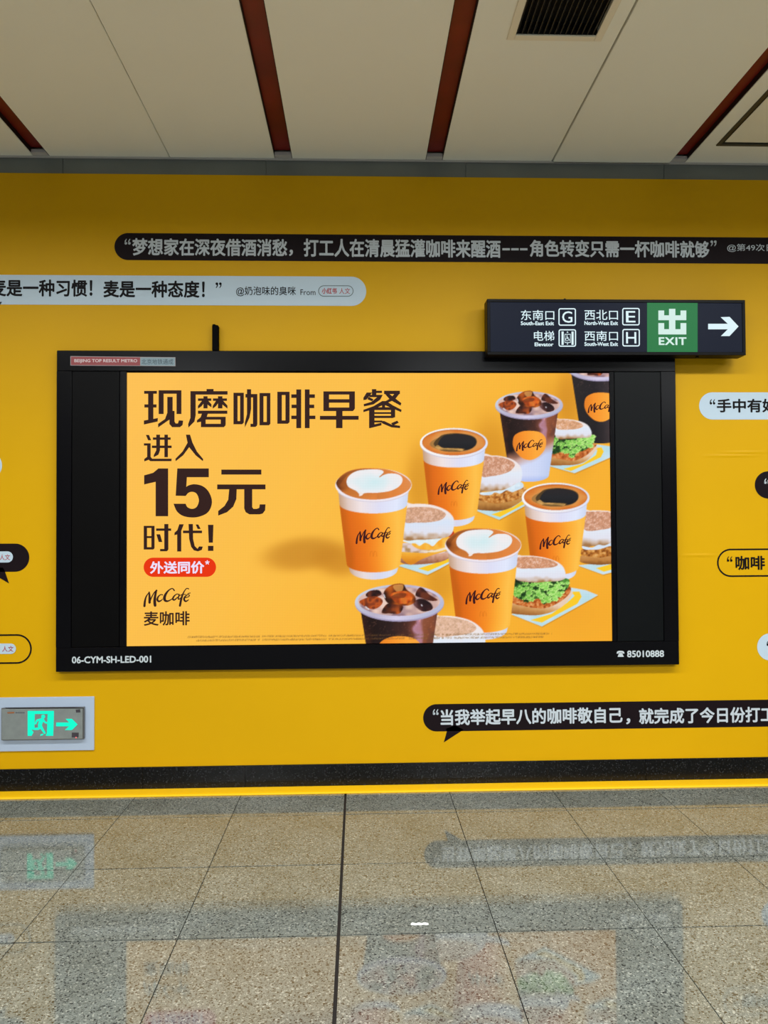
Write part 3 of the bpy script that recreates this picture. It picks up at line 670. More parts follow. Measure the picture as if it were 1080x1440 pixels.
npl = nrm(poly_obj('name_plate', [(99, 500.8), (246.7, 502.4), (246.7, 515), (99, 514)], YF-.0006, mat('plate_edge', (160, 150, 150), rough=.5)))
pr_ = poly_obj('red_field', [(99.8, 501.6), (197, 502.6), (197, 514), (99.8, 513.2)], YF-.001, mat('plate_red', (150, 62, 64), rough=.5)); shift(pr_.data, O); pr_.parent = npl
pr_ = poly_obj('grey_field', [(197.6, 502.8), (245.9, 503.2), (245.9, 514.3), (197.6, 514)], YF-.001, mat('plate_grey', (134, 156, 164), rough=.5)); shift(pr_.data, O); pr_.parent = npl
for s, a, b, c, d, m_, bo in (('BEIJING TOP RESULT METRO', 104.5, 193, 505, 510.8, mat('plate_text', (222, 206, 206), rough=.5), .02), ('北京地铁通成', 199, 243.6, 504.8, 512.5, mat('plate_dark', (44, 60, 70), rough=.5), .0)):
    o = text('lettering', s, a, b, c, d, YF-.0014, m_, None, bold=bo); shift(o.data, O); o.parent = npl

# the picture: one colour per vertex, a mesh for the ground and one for each thing shown
paint_picture()
K = CAN.copy()
for ax_ in (0, 1): K = (np.roll(K, 1, ax_)+K+np.roll(K, -1, ax_))/3
NX, NZ = 681, 382
gx = np.linspace(SX0, SX1, NX); gz = np.linspace(SZ0, SZ1, NZ)
XX, ZZ = np.meshgrid(gx, gz)
def project(X, Y, Z):
    v = np.stack([X-CP[0], np.full_like(X, Y-CP[1]), Z-CP[2]], -1); d = v@AF
    return 540+FPX*(v@AR)/d, 720-FPX*(v@AU)/d
def sample(img, px, py, near=False):
    fx = np.clip((px-PX0)*PS-.5, 0, PW-1.01); fy = np.clip((py-PY0)*PS-.5, 0, PH-1.01)
    if near: return img[np.round(fy).astype(int), np.round(fx).astype(int)]
    xi = fx.astype(int); yi = fy.astype(int); a = (fx-xi)[..., None]; b = (fy-yi)[..., None]
    return (img[yi, xi]*(1-a)+img[yi, xi+1]*a)*(1-b)+(img[yi+1, xi]*(1-a)+img[yi+1, xi+1]*a)*b
ux, uy = project(XX, YS, ZZ)
colv = np.clip(sample(K, ux, uy), 0, 255)/255.
fxm = (XX[:-1, :-1]+XX[1:, 1:])/2; fzm = (ZZ[:-1, :-1]+ZZ[1:, 1:])/2
idf = sample(IDM, *project(fxm, YS, fzm), near=True)
PICM = bpy.data.materials.new('screen_picture'); PICM.use_nodes = True; nt = PICM.node_tree
b = nt.nodes['Principled BSDF']; b.inputs['Base Color'].default_value = (.002, .002, .002, 1); b.inputs['Roughness'].default_value = .5; b.inputs['Specular IOR Level'].default_value = .08
va = nt.nodes.new('ShaderNodeVertexColor'); va.layer_name = 'Col'
tc = nt.nodes.new('ShaderNodeTexCoord'); sx = nt.nodes.new('ShaderNodeSeparateXYZ'); nt.links.new(tc.outputs['Object'], sx.inputs[0])
def wave(sock):
    m1 = nt.nodes.new('ShaderNodeMath'); m1.operation = 'MULTIPLY'; m1.inputs[1].default_value = 2*math.pi/.0098; nt.links.new(sock, m1.inputs[0])
    m2 = nt.nodes.new('ShaderNodeMath'); m2.operation = 'SINE'; nt.links.new(m1.outputs[0], m2.inputs[0]); return m2.outputs[0]
ad = nt.nodes.new('ShaderNodeMath'); ad.operation = 'ADD'; nt.links.new(wave(sx.outputs[0]), ad.inputs[0]); nt.links.new(wave(sx.outputs[2]), ad.inputs[1])
ma = nt.nodes.new('ShaderNodeMath'); ma.operation = 'MULTIPLY_ADD'; ma.inputs[1].default_value = .035; ma.inputs[2].default_value = 1.0; nt.links.new(ad.outputs[0], ma.inputs[0])
nt.links.new(va.outputs[0], b.inputs['Emission Color']); nt.links.new(ma.outputs[0], b.inputs['Emission Strength'])
vidx = np.arange(NX*NZ).reshape(NZ, NX)
quads = np.stack([vidx[:-1, :-1], vidx[:-1, 1:], vidx[1:, 1:], vidx[1:, :-1]], -1)
vco = np.stack([XX-O[0], np.full_like(XX, YS-O[1]), ZZ-O[2]], -1).reshape(-1, 3); vcl = colv.reshape(-1, 3)
def picture_mesh(name, q):
    u, inv = np.unique(q.reshape(-1), return_inverse=True)
    me = bpy.data.meshes.new(name); nq = len(q)
    me.vertices.add(len(u)); me.vertices.foreach_set('co', vco[u].astype(np.float32).ravel())
    me.loops.add(nq*4); me.loops.foreach_set('vertex_index', inv.astype(np.int32).ravel())
    me.polygons.add(nq); me.polygons.foreach_set('loop_start', np.arange(0, nq*4, 4, dtype=np.int32))
    me.update(calc_edges=True); me.validate()
    at = me.color_attributes.new('Col', 'BYTE_COLOR', 'POINT')
    at.data.foreach_set('color_srgb', np.concatenate([vcl[u], np.ones((len(u), 1))], 1).astype(np.float32).ravel())
    me.materials.append(PICM); return me
scr = link('screen', picture_mesh('screen', quads[idf == 0]), bb)
scr['label'] = 'glowing orange LED screen'
PL = {'coffee_cup_picture': 'picture of an orange paper coffee cup', 'iced_drink_picture': 'picture of a clear cup of iced coffee', 'muffin_picture': 'picture of a filled breakfast muffin', 'napkin_picture': 'picture of a pale blue napkin with yellow pattern'}
for k, nm in NAMES.items():
    if k and (idf == k).any():
        o = link(nm, picture_mesh(nm, quads[idf == k]), scr); o['label'] = PL[nm]

YT = YS-.0008
DK = glow('screen_dark_brown', (50, 28, 24))
def onscreen(o):
    shift(o.data, O); o.parent = scr; return o
# headline characters drawn stroke by stroke
A = lambda p: (196+p[0]/5.684, 540+p[1]/5.684)
B = lambda p: (380+p[0]/5.51, 540+p[1]/5.51)
D = lambda p: (196+p[0]/9., 730+p[1]/9.)
GLY = [
 (A, [(38,55,140,78),(70,78,112,300),(40,163,137,188),[(36,292),(148,272),(146,300),(36,324)],(154,50,194,240),(154,50,336,78),(297,50,336,240),[(223,103),(266,103),(266,215),(240,285),(150,347),(150,318),(205,280),(223,230)],[(240,215),(281,215),(281,300),(290,315),(308,315),(316,290),(350,293),(345,328),(325,345),(262,345),(240,320)]]),
 (A, [(408,57,705,85),(537,40,593,60),[(408,57),(450,57),(450,250),(440,300),(392,348),(390,320),(408,270)],(468,115,575,135),(588,115,700,135),(512,98,545,195),(628,98,664,195),[(512,128),(512,158),(495,180),(468,197),(468,175),(500,135)],[(545,128),(576,162),(576,187),(545,165)],[(628,128),(628,155),(612,178),(586,197),(586,175),(612,135)],[(664,128),(704,172),(704,197),(664,165)],(468,213,703,238),[(500,235),(548,235),(540,260),(500,300),(460,308),(460,290),(490,265)],(492,262,690,285),(492,262,530,345),[(492,318),(690,318),(688,332),(675,345),(492,345)],(650,262,690,325)]),
 (A, [(752,70,835,96),(752,70,785,322),(805,70,835,310),[(752,296),(835,296),(833,310),(822,322),(752,322)],(848,80,943,108),[(860,42),(893,42),(893,200),(880,270),(843,348),(843,310),(860,240)],(908,80,943,322),[(888,318),(943,318),(940,333),(928,343),(888,343)],(960,72,1047,98),(960,72,992,330),(1018,72,1047,320),[(960,303),(1047,303),(1046,318),(1036,330),(960,330)]]),
 (B, [(55,60,150,86),(55,60,90,308),(118,60,150,295),[(55,282),(150,282),(148,298),(136,308),(55,308)],(202,42,240,342),(268,42,305,342),(163,80,202,108),(165,160,202,187),(163,245,202,272),(305,80,346,108),(305,160,341,187),(305,245,350,272)]),
 (B, [(412,57,656,82),(412,57,456,208),(612,57,656,192),(412,118,656,145),[(412,182),(656,182),(652,198),(640,210),(412,210)],(385,247,685,277),(510,205,560,342)]),
 (B, [(788,40,822,88),(820,52,866,70),[(748,66),(790,66),(745,122),(722,125),(722,106)],[(770,84),(872,84),(852,122),(800,158),(726,174),(724,156),(785,138),(828,102),(766,102)],[(762,100),(800,118),(790,134),(752,118)],(882,52,1005,78),[(968,70),(1005,70),(965,122),(880,158),(862,150),(930,112)],[(890,78),(925,78),(1016,148),(1010,168),(930,124)],[(868,132),(898,132),(952,166),(1018,200),(1014,218),(880,160),(800,196),(722,218),(722,200),(800,172)],(800,180,968,202),(866,160,890,182),[(766,196),(808,196),(808,320),(766,342)],(935,190,968,258),(805,218,935,232),[(805,246),(968,246),(964,258),(950,264),(805,264)],(808,283,868,298),[(766,322),(862,300),(862,320),(770,343)],[(852,287),(884,287),(940,314),(1006,324),(1006,342),(940,336),(870,306)],[(936,304),(984,284),(996,300),(952,322)]]),
 (A, [[(52,407),(77,407),(94,450),(70,450)],(36,474,90,492),(62,474,90,588),[(38,600),(62,582),(90,582),(102,597),(258,597),(256,617),(88,617),(74,606),(40,619)],(108,427,250,446),(100,492,258,512),[(135,405),(165,405),(165,530),(152,565),(115,585),(115,568),(135,530)],(200,405,228,585)]),
 (A, [[(372,405),(405,405),(425,470),(460,540),(510,600),(508,617),(450,570),(398,505),(350,570),(290,617),(288,598),(345,540),(385,470)]]),
 (A, [[(152,675),(230,675),(230,1057),(130,1057),(130,782),(38,803),(38,730),(110,710)]]),
 (A, [[(303,675),(555,675),(555,745),(380,745)]+[tuple(p) for p in smooth([(375,822),(400,808),(445,801),(505,816),(552,858),(579,925),(572,985),(540,1033),(480,1060),(420,1067),(350,1055),(300,1018),(273,957)],4,False)]+[tuple(p) for p in smooth([(370,957),(384,984),(420,998),(458,982),(476,930),(458,878),(425,862),(392,870),(370,895)],4,False)]+[(290,893)]]),
 (A, [(655,684,975,724),(622,803,1008,842),[(718,840),(778,840),(775,920),(750,980),(700,1025),(630,1052),(630,1015),(680,975),(710,925)],[(838,840),(902,840),(902,985),(912,998),(938,998),(958,990),(962,962),(1008,962),(1005,1010),(985,1036),(960,1042),(880,1042),(850,1025),(838,995)]]),
 (D, [(55,85,192,112),(55,85,97,385),(152,85,192,362),(55,215,192,240),[(55,355),(192,355),(190,372),(176,385),(55,385)],(212,118,402,148),(315,62,367,385),[(262,378),(367,378),(360,396),(345,407),(262,407)],[(215,192),(262,192),(290,290),(245,290)]]),
 (D, [[(505,65),(562,65),(530,150),(530,410),(478,410),(478,195),(442,204),(445,172),(480,140)],(552,145,793,178),[(622,62),(677,62),(680,250),(700,340),(735,375),(757,345),(803,348),(790,390),(740,408),(690,395),(655,350),(630,250)],[(712,68),(745,68),(777,125),(738,125)]]),
 (D, [[(868,72),(937,72),(930,298),(878,298)],(868,338,937,402)]),
]
for T, st in GLY:
    bm = bmesh.new()
    for k, s in enumerate(st):
        if isinstance(s, tuple): rect(bm, *s, YT-.00004*k, T)
        else: flat(bm, s, YT-.00004*k, T)
    onscreen(from_bm('headline_character', bm, DK))
onscreen(text('lettering', '麦咖啡', 202.3, 266.8, 859.5, 879.8, YT, DK, None, bold=.018))
rp = onscreen(poly_obj('red_badge', pill(202, 784.2, 303.8, 811.2), YT, glow('badge_red', (232, 52, 8))))
o = text('lettering', '外送同价', 211, 287.3, 789.2, 806.8, YT-.0008, glow('badge_white', (236, 226, 252)), None, bold=.03); shift(o.data, O); o.parent = scr
bm = bmesh.new()
for k in range(5):
    t = math.radians(90+72*k); ribbon(bm, [(291.5, 791, 1.3), (291.5+2.5*math.cos(t), 791-2.5*math.sin(t), 1.5)], YT-.0008)
o = from_bm('lettering', bm, glow('badge_white', (236, 226, 252))); shift(o.data, O); o.parent = scr
LOGO = [[(95,435,34),(105,340,30),(130,250,20),(185,170,12)], [(185,170,22),(192,260,32),(192,368,36)], [(192,368,20),(225,280,18),(280,180,16),(328,135,22)],
 [(322,135,24),(297,250,36),(290,350,42),(297,422,42)], [(440,222,16),(405,215,14),(358,255,22),(340,310,30),(365,345,28),(410,330,18),(440,300,10)],
 [(662,135,20),(625,98,16),(560,130,20),(500,205,34),(475,280,42),(490,330,36),(540,340,24),(610,305,14),(650,260,10)],
 [(755,215,16),(710,205,14),(655,250,22),(635,300,26),(665,318,22),(720,270,14)], [(758,212,16),(738,280,22),(750,306,16),(795,268,10)],
 [(935,105,16),(895,98,14),(845,165,18),(800,280,30),(770,428,32)], [(762,240,10),(805,216,14),(880,212,12)],
 [(850,278,13),(920,262,14),(952,232,14),(915,216,14),(862,262,24),(850,312,28),(882,345,24),(935,315,12)], [(920,196,12),(965,184,14)]]
def logo(x0, x1, y0, y1, m, clip=None, fat=1., rise=0.):
    bm = bmesh.new(); k = (x1-x0)/888
    for st in LOGO:
        ribbon(bm, [(a, b_, w_*fat) for a, b_, w_ in st], YT-.0004, lambda p: (x0+(p[0]-80)*k, y0+(p[1]-90)/350*(y1-y0)-rise*((p[0]-80)/888)), clipx=clip, n=4)
    return onscreen(from_bm('cup_lettering' if fat > 1.4 else 'lettering', bm, m))
logo(202, 267.7, 827, 852.6, DK, fat=1.3)
LG = glow('cup_print', (62, 22, 24))
logo(500.6, 549.6, 743.5, 764, LG, fat=1.5, rise=2)
logo(654.9, 704, 829, 849, LG, fat=1.5, rise=2)
logo(615.8, 659.4, 677, 695, LG, fat=1.5, rise=2)
logo(759, 802.8, 754, 772, LG, fat=1.5, rise=2)
logo(726, 763.6, 619.5, 634, LG, fat=1.5, rise=1.6)
logo(826.8, 864.4, 565.7, 580.2, LG, clip=857.6, fat=1.5, rise=1.6)

# power conduit above the billboard
c = W(303.2, 475, -.025)
bm = bmesh.new()
zt = W(303, 456.5, -.025)[2]
add_box(bm, -.018, .018, -.02, .02, DZ1+.0005-zt, -.006, .004)
o = from_bm('conduit', bm, mat('conduit_black', (4, 4, 4), rough=.6, spec=.05)); o.location = (c[0], -.0215, zt)
bm = bmesh.new(); add_box(bm, -.017, .002, -.018, .018, -.012, 0, .004)
e = from_bm('cable_end', bm, mat('conduit_black', (5, 5, 5)), o)
tag(o, 'short black cable conduit standing on the screen frame top', 'conduit')

# ================================================================ hanging exit direction sign
YE = -.150; YEB = -.052
s_ = tag(empty('exit_sign', (W(865, 460, YE)[0], YE, W(865, 500, YE)[2])), 'long dark lit direction sign with green EXIT panel and white arrow', 'sign')
EO = Vector(s_.location)
ex0 = W(685.3, 460, YE)[0]; ex1 = W(1048.5, 460, YE)[0]; ez1 = W(865, 421, YE)[2]; ez0 = W(865, 499, YE)[2]
SB = mat('sign_housing', (8, 7, 8), rough=.4, spec=.12)
bm = bmesh.new(); lip = .018
add_box(bm, ex0, ex1, YE+.008, YEB, ez0, ez1, .002)
add_box(bm, ex0, ex1, YE, YE+.0078, ez1-lip, ez1, .0015); add_box(bm, ex0, ex1, YE, YE+.0078, ez0, ez0+lip, .0015)
add_box(bm, ex0, ex0+lip, YE, YE+.0078, ez0+lip, ez1-lip, .0015); add_box(bm, ex1-lip, ex1, YE, YE+.0078, ez0+lip, ez1-lip, .0015)
o = from_bm('housing', bm, SB); shift(o.data, EO); o.parent = s_
YP = YE+.0045
def onsign(o):
    shift(o.data, EO); o.parent = s_; return o
bm = bmesh.new(); add_box(bm, ex0+lip+.0005, ex1-lip-.0005, YP, YE+.0078, ez0+lip+.0005, ez1-lip-.0005)
onsign(from_bm('face_panel', bm, mat('sign_face', (5, 6, 9), rough=.4, spec=.1, emit=(20, 27, 46), strength=.8)))
YQ = YP-.0008
bm = bmesh.new(); rect(bm, 910, 424.6, 981, 495.3, YQ); onsign(from_bm('green_panel', bm, mat('sign_green', (6, 26, 14), rough=.4, spec=.15, emit=(34, 122, 66), strength=.9)))
WG = glow('sign_white', (222, 244, 250), 1.02)
YR = YQ-.0008
G = lambda p: (850+p[0]/5.143, 410+p[1]/5.143)
bm = bmesh.new()
for r in ((390,137,432,207),(390,172,592,207),(550,137,592,207),(467,125,513,310),(390,228,432,310),(390,272,592,310),(550,228,592,310)): rect(bm, *r, YR, G)
onsign(from_bm('exit_symbol', bm, glow('sign_white_green', (214, 240, 232))))
onsign(text('lettering', 'EXIT', 926.3, 965.4, 474.2, 485.2, YR, glow('sign_white_green', (214, 240, 232)), None, bold=.03, space=1.1))
onsign(poly_obj('arrow', [(750,233),(892,233),(840,185),(905,183),(970,252),(905,322),(842,322),(892,273),(750,273)], YQ, WG, None, G))
for s, a, b_, c_, d in (('东南口', 732.5, 779.5, 436, 450.2), ('西北口', 822, 869, 435.8, 450), ('电梯', 750.8, 779.5, 465.3, 479.3), ('西南口', 822, 869, 465.3, 479.3)):
    onsign(text('lettering', s, a, b_, c_, d, YQ, WG, None, bold=.005))
for s, a, b_, c_, d in (('South-East Exit', 732.3, 779, 451.8, 457.4), ('North-West Exit', 821.8, 869, 451.6, 457.2), ('Elevator', 751.8, 778.2, 481.6, 487), ('South-West Exit', 821.8, 869, 481, 486.6)):
    onsign(text('lettering', s, a, b_, c_, d, YQ, WG, None, bold=.03))
for s, x, y in (('G', 785.3, 433.4), ('E', 875, 433), ('H', 875.2, 462.6), ('', 785.5, 463)):
    bm = bmesh.new(); ring(bm, pill(x, y, x+24.6, y+24.6, 3), 1.6, YQ)
    if s: text_bm(bm, s, x+5.2, x+19.6 if s != 'E' else x+18.6, y+4.4, y+20.4, YQ, .006)
    else:
        L6 = lambda p: (670+p[0]/6., 410+p[1]/6.)
        rect(bm, 718, 337, 736, 450, YQ, L6); rect(bm, 802, 337, 820, 450, YQ, L6)
        for r in ((744,358,795,363),(744,427,795,432),(744,358,748,432),(791,358,795,432)): rect(bm, *r, YQ, L6)
        flat(bm, [(768,334),(776,347),(760,347)], YQ, L6); flat(bm, [(768,449),(776,437),(760,437)], YQ, L6)
        ribbon(bm, [(764,372,8),(764.5,373,8)], YQ, L6)
        ribbon(bm, [(764,378,6),(765,396,6)], YQ, L6); ribbon(bm, [(765,396,6),(778,398,6),(784,412,6)], YQ, L6, n=2); ribbon(bm, [(764,386,4),(776,387,4)], YQ, L6)
        ribbon(bm, [(757,392,4),(753,402,4),(758,413,4),(768,415,4),(776,408,4)], YQ, L6)
    onsign(from_bm('elevator_symbol' if not s else 'exit_letter_box', bm, WG))
for x in (720, 1010):
    q = W(x, 460, YEB)
    bm = bmesh.new(); add_box(bm, q[0]-.03, q[0]+.03, YEB+.0002, -.0005, ez0+.08, ez1-.05); onsign(from_bm('wall_bracket', bm, SB))
bm = bmesh.new(); q = W(794, 420, YE+.03); add_box(bm, q[0]-.006, q[0]+.006, YE+.024, YE+.036, ez1, ez1+.012, .002); onsign(from_bm('screw', bm, SB))
bm = bmesh.new(); q = W(981, 500, YE+.03); add_box(bm, q[0]-.008, q[0]+.008, YE+.03, YE+.046, ez0-.008, ez0, .002); onsign(from_bm('screw', bm, SB))

# ================================================================ emergency exit light on its white board
bx0 = -2.30; bx1 = W(133, 1018)[0]; bz1 = W(60, 980)[2]; bz0 = W(60, 1055.5)[2]
bd = box('backing_board', bx0, bx1, -.008, -.0005, bz0, bz1, mat('white_board', (178, 192, 210), rough=.4), bev=.0015, off=((bx0+bx1)/2, 0, bz0)); bd.location = ((bx0+bx1)/2, 0, bz0)
tag(bd, 'white rectangular mounting board behind the small emergency exit light', 'board')
YX = -.030
ET = lambda p: (p[0]/6.75, 960+p[1]/6.75)
el = tag(empty('emergency_exit_light', (W(60, 1018, YX)[0], -.02, W(60, 1040, YX)[2])), 'brushed metal emergency light with glowing green running figure and arrow', 'emergency light')
LO = Vector(el.location)
def onel(o):
    shift(o.data, LO); o.parent = el; return o
lx0 = W(1.2, 1018, YX)[0]; lx1 = W(118, 1018, YX)[0]; lz1 = W(60, 995.3, YX)[2]; lz0 = W(60, 1040.3, YX)[2]
bm = bmesh.new(); add_box(bm, lx0, lx1, YX+.003, -.0085, lz0, lz1, .003, 2)
onel(from_bm('housing', bm, mat('dark_edge', (120, 120, 120), rough=.3, metal=.7)))
bm = bmesh.new(); add_box(bm, lx0+.004, W(116.2, 1018, YX)[0], YX, YX+.003, lz0+.003, lz1-.006, .001)
onel(poly_obj('top_gap', [(40,236),(700,232),(790,238),(786,246),(300,246),(60,243)], YX-.0004, mat('gap_dark', (40, 36, 38), rough=.5), None, ET))
onel(from_bm('metal_face', bm, mat('brushed_metal', (150, 156, 152), rough=.38, metal=.35, mottled=(30, .08))))
YM = YX-.0008
EG = glow('exit_green', (22, 250, 206), 1.05)
bm = bmesh.new()
for p in ([(262,268),(330,268),(328,440),(300,448),(318,470),(300,505),(262,505)], [(330,268),(512,268),(512,298),(330,298)], [(452,298),(512,298),(505,505),(432,505),(445,480)]): flat(bm, p, YM, ET)
flat(bm, [(p[0], p[1]) for p in ell(410, 322, 19, 19, n=20)], YM, ET)
ribbon(bm, [(398,352,36),(385,380,40),(378,408,38)], YM, ET)
ribbon(bm, [(392,350,22),(352,360,20),(338,388,17)], YM, ET); ribbon(bm, [(408,350,20),(428,376,17),(454,384,16)], YM, ET)
ribbon(bm, [(376,408,26),(366,436,24),(312,438,20)], YM, ET); ribbon(bm, [(384,410,30),(404,446,24),(424,478,18)], YM, ET)
ribbon(bm, [(388,498,14),(404,492,16)], YM, ET)
onel(from_bm('running_figure', bm, EG))
onel(poly_obj('arrow', [(533,378),(655,378),(622,343),(683,343),(737,397),(683,450),(615,450),(655,415),(533,415)], YM, EG, None, ET))
onel(poly_obj('lettering', [(68,280),(136,276),(136,292),(72,294)], YM, mat('tiny_orange', (150, 96, 60), rough=.6), None, ET))
bm = bmesh.new()
for k in range(5): rect(bm, 148+18*k, 278, 160+18*k, 292, YM, ET)
onel(from_bm('lettering', bm, mat('tiny_dark', (90, 92, 96), rough=.6)))
onel(poly_obj('test_button', [(682,474),(748,474),(745,520),(680,520)], YM, mat('button_dark', (66, 60, 66), rough=.4), None, ET))
onel(poly_obj('test_button', [(718,256),(760,252),(764,282),(722,284)], YM, mat('button_dark', (66, 60, 66), rough=.4), None, ET))
onel(poly_obj('indicator_lamp', [(722+7*math.cos(t), 521+7*math.sin(t)) for t in np.linspace(0, 6.0, 10)], YM-.0006, glow('indicator_red', (255, 120, 120), 1.2), None, ET))

# ================================================================ speech bubbles printed on the wall covering
BKB = mat('bubble_black', (24, 14, 18), rough=.5, spec=.12); WHB = mat('bubble_white', (190, 208, 220), rough=.45)
TXW = mat('bubble_text_white', (196, 204, 210), rough=.45); TXD = mat('bubble_text_dark', (18, 14, 16), rough=.5, spec=.12); TXR = mat('bubble_text_red', (176, 40, 50), rough=.45)
YB_ = -.0010; YC_ = -.0018; YD_ = -.0026
def bubble(label, m, x0, x1, y0, y1, xr, tail=None, outline=None):
    """one printed bubble; xr = pixel column at which its height is measured; the pill itself is level"""
    ref = W(xr, (y0+y1)/2); Z1 = W(xr, y0)[2]; Z0 = W(xr, y1)[2]; X0 = W(x0, (y0+y1)/2)[0]; X1 = W(x1, (y0+y1)/2)[0]
    h = (Z1-Z0)/2; Oo = Vector(((X0+X1)/2, 0, Z0)); root = empty('speech_bubble', Oo)
    pts = []
    for cx_, a in ((X1-h, -90), (X0+h, 90)):
        for k in range(25):
            t = math.radians(a+180*k/24); pts.append((cx_+h*math.cos(t), (Z0+Z1)/2+h*math.sin(t)))
    bm = bmesh.new()
    if outline:
        P = np.array(pts); c = len(P); B_ = []
        for i in range(c):
            d = P[(i+1) % c]-P[i-1]; d /= np.linalg.norm(d); B_.append(P[i]+np.array([-d[1], d[0]])*outline)
        for i in range(c):
            j = (i+1) % c
            f = bm.faces.new([bm.verts.new((q[0]-Oo[0], YB_, q[1]-Oo[2])) for q in (P[i], P[j], B_[j], B_[i])])
    else:
        bm.faces.new([bm.verts.new((q[0]-Oo[0], YB_, q[1]-Oo[2])) for q in pts])
    bm.normal_update()
    for f in bm.faces:
        if f.normal.y > 0: f.normal_flip()
    b = from_bm('bubble_body', bm, m, root)
    if tail:
        t = poly_obj('bubble_tail', tail, YB_, m); shift(t.data, Oo); t.parent = root
    tag(root, label, 'speech bubble', 'speech bubbles printed on the yellow wall'); root['_'] = 0; del root['_']
    def put(s, a, b_, c_, d, mm, bold=.027, nm='lettering', Y=YC_):
        o = text(nm, s, a, b_, c_, d, Y, mm, None, bold=bold); shift(o.data, Oo); o.parent = root; return o
    def add(o): shift(o.data, Oo); o.parent = root; return o
    return put, add
def quotes(add, x, y, w_, h_, m, close=False):
    """a pair of heavy quotation marks"""
    bm = bmesh.new()
    for k in (0, 1):
        u = x+k*w_*.52; q = w_*.2
        if not close: flat(bm, ell(u+q, y+h_-q*1.05, q, q, n=14), YC_); flat(bm, [(u, y+h_-q), (u+q*.3, y+h_*.35), (u+q*1.5, y), (u+q*1.7, y+h_*.13), (u+q*.95, y+h_*.45), (u+q, y+h_-q)], YC_)
        else: flat(bm, ell(u+q, y+q*1.05, q, q, n=14), YC_); flat(bm, [(u+2*q, y+q), (u+q*1.7, y+h_*.65), (u+q*.5, y+h_), (u+q*.3, y+h_*.87), (u+q*1.05, y+h_*.55), (u+q, y+q)], YC_)
    add(from_bm('quotation_mark', bm, m))

put, add = bubble('long black speech bubble above all the others, pale quote text inside', BKB, 161, 1300, 331, 368.5, 640)
quotes(add, 175, 335.5, 9.5, 8.5, TXW)
put('梦想家在深夜借酒消愁', 186, 404, 335.4, 360, TXW); put('，', 406.5, 412, 351, 360, TXW)
put('打工人在清晨猛灌咖啡来醒酒', 427, 704, 336.4, 362, TXW)
bm = bmesh.new()
for k in range(3): rect(bm, 706.5+12.4*k, 349, 717+12.4*k, 352, YC_)
add(from_bm('lettering', bm, TXW))
put('角色转变只需一杯咖啡就够', 745, 997.5, 338, 362, TXW); quotes(add, 999, 338, 9.5, 8.5, TXW, True)
put('@第49次日', 1022.5, 1087, 343, 354.5, TXW, 0.004)

put, add = bubble('long white speech bubble with dark quote text, left of the exit sign', WHB, -330, 515, 388.2, 429.5, 320, tail=[(3, 424.5), (-1, 430), (-6, 446), (-60, 424)])
put('麦是一种习惯', -13.5, 122.5, 393, 417, TXD); put('！', 126, 130, 394, 416, TXD); put('麦是一种态度', 145.5, 280.5, 394.5, 418.5, TXD); put('！', 284, 288, 396, 418, TXD)
quotes(add, 303, 397, 9.5, 8.5, TXD, True)
put('@奶泡味的臭咪', 332, 416, 402.8, 416.8, TXD, .008); put('From', 422.5, 443.6, 407, 415, TXD, 0)
bm = bmesh.new(); ring(bm, pill(447.6, 401.4, 497, 417), .9, YC_); add(from_bm('capsule_outline', bm, mat('capsule_grey', (70, 88, 90), rough=.45)))
put('小红书', 452.6, 473.6, 404.8, 413.4, TXR, .03); put('人文', 477, 492.3, 405, 413.4, TXR, .004)

put, add = bubble('white speech bubble right of the big screen, upper right wall', WHB, 983, 1330, 551.8, 590, 1020)
quotes(add, 998, 561, 8.6, 8, TXD); put('手中有好', 1008, 1093, 560.8, 580, TXD)
put, add = bubble('black speech bubble cut by the right photo edge, between the white and outlined ones', BKB, 1061.3, 1400, 662.8, 701.2, 1075)
quotes(add, 1074.6, 672.5, 8.6, 8, TXW)
put, add = bubble('yellow speech bubble with thin black outline, right of the big screen', TXD, 1008.2, 1330, 771.5, 811.2, 1040, outline=.0095)
quotes(add, 1022.2, 782, 8.6, 8, TXD); put('咖啡', 1034.3, 1075.8, 781.6, 801.4, TXD, .024)
put, add = bubble('white speech bubble cut by the right photo edge, below the outlined one', WHB, 1064.6, 1400, 890.6, 929, 1074)
quotes(add, 1078, 900.5, 8.6, 8, TXD)
put, add = bubble('long black speech bubble below the big screen, pale quote text inside', BKB, 595, 1330, 987.6, 1025.8, 800, tail=[(626.5, 1025), (628.6, 1028), (624, 1044), (652, 1026), (640, 1020)])
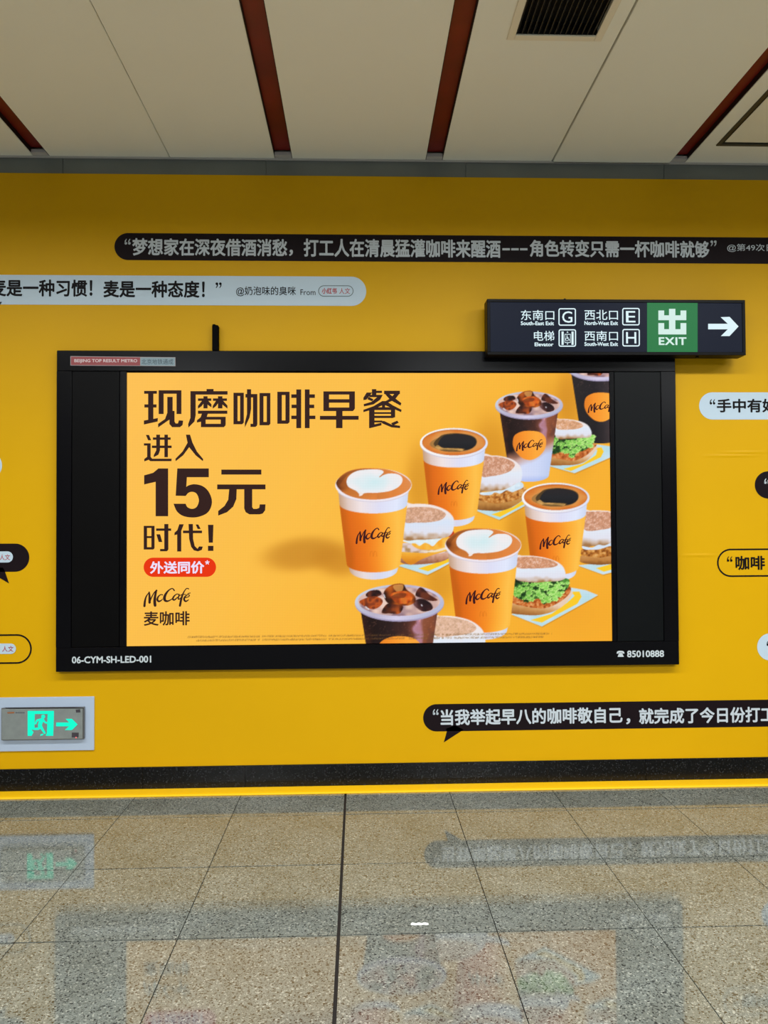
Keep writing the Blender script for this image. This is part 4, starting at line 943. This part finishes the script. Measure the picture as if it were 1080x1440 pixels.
quotes(add, 608.5, 997, 9, 8.4, TXW)
put('当我举起早八的咖啡敬自己', 619.5, 875.5, 995.8, 1018.6, TXW); put('，', 880.5, 886.5, 1010, 1018.5, TXW)
put('就完成了今日份打工', 898.5, 1090, 994.6, 1017, TXW)
put, add = bubble('black speech bubble end with tail and white capsule at the left photo edge', BKB, -330, 41.3, 764.4, 804, 20, tail=[(-14, 800), (-12, 806), (12.8, 820.6), (6.8, 803), (4, 798)])
cp = add(poly_obj('white_capsule', pill(-60, 775.4, 18.2, 791), YC_, WHB)); o = text('lettering', '人文', -.5, 14, 779.4, 787.6, YD_, TXR, None, bold=.004); add(o)
put, add = bubble('outlined yellow speech bubble end with white capsule at the left photo edge', TXD, -330, 44.8, 891.8, 933.4, 20, outline=.0095)
cp = add(poly_obj('white_capsule', pill(-60, 905, 22.4, 919.6), YC_, WHB)); o = text('lettering', '人文', 3, 19, 908.4, 916.4, YD_, TXR, None, bold=.004); add(o)
put, add = bubble('rounded white tip of a speech bubble at the left photo edge', WHB, -330, 3, 635, 674, 0)

# ================================================================ litter on the floor
a = onz(590, 1300, 0)
bm = bmesh.new(); n = 10
top = [(-.034+.068*k/n, .002*math.sin(k*1.9), .004+.003*abs(math.sin(k*.95))) for k in range(n+1)]
for k in range(n):
    for (p, q) in ((top[k], top[k+1]),):
        bm.faces.new([bm.verts.new(c) for c in ((p[0], p[1]-.006, .001), (q[0], q[1]-.006, .001), (q[0], q[1]+.001, q[2]), (p[0], p[1]+.001, p[2]))])
        bm.faces.new([bm.verts.new(c) for c in ((p[0], p[1]+.001, p[2]), (q[0], q[1]+.001, q[2]), (q[0], q[1]+.006, .001), (p[0], p[1]+.006, .001))])
bmesh.ops.remove_doubles(bm, verts=bm.verts, dist=1e-5); bmesh.ops.recalc_face_normals(bm, faces=bm.faces)
o = from_bm('paper_scrap', bm, mat('white_paper', (240, 240, 232), rough=.7)); o.location = (a[0], a[1], 0)
tag(o, 'tiny crumpled strip of white paper lying on the floor', 'litter')
S.view_layers[0].update()
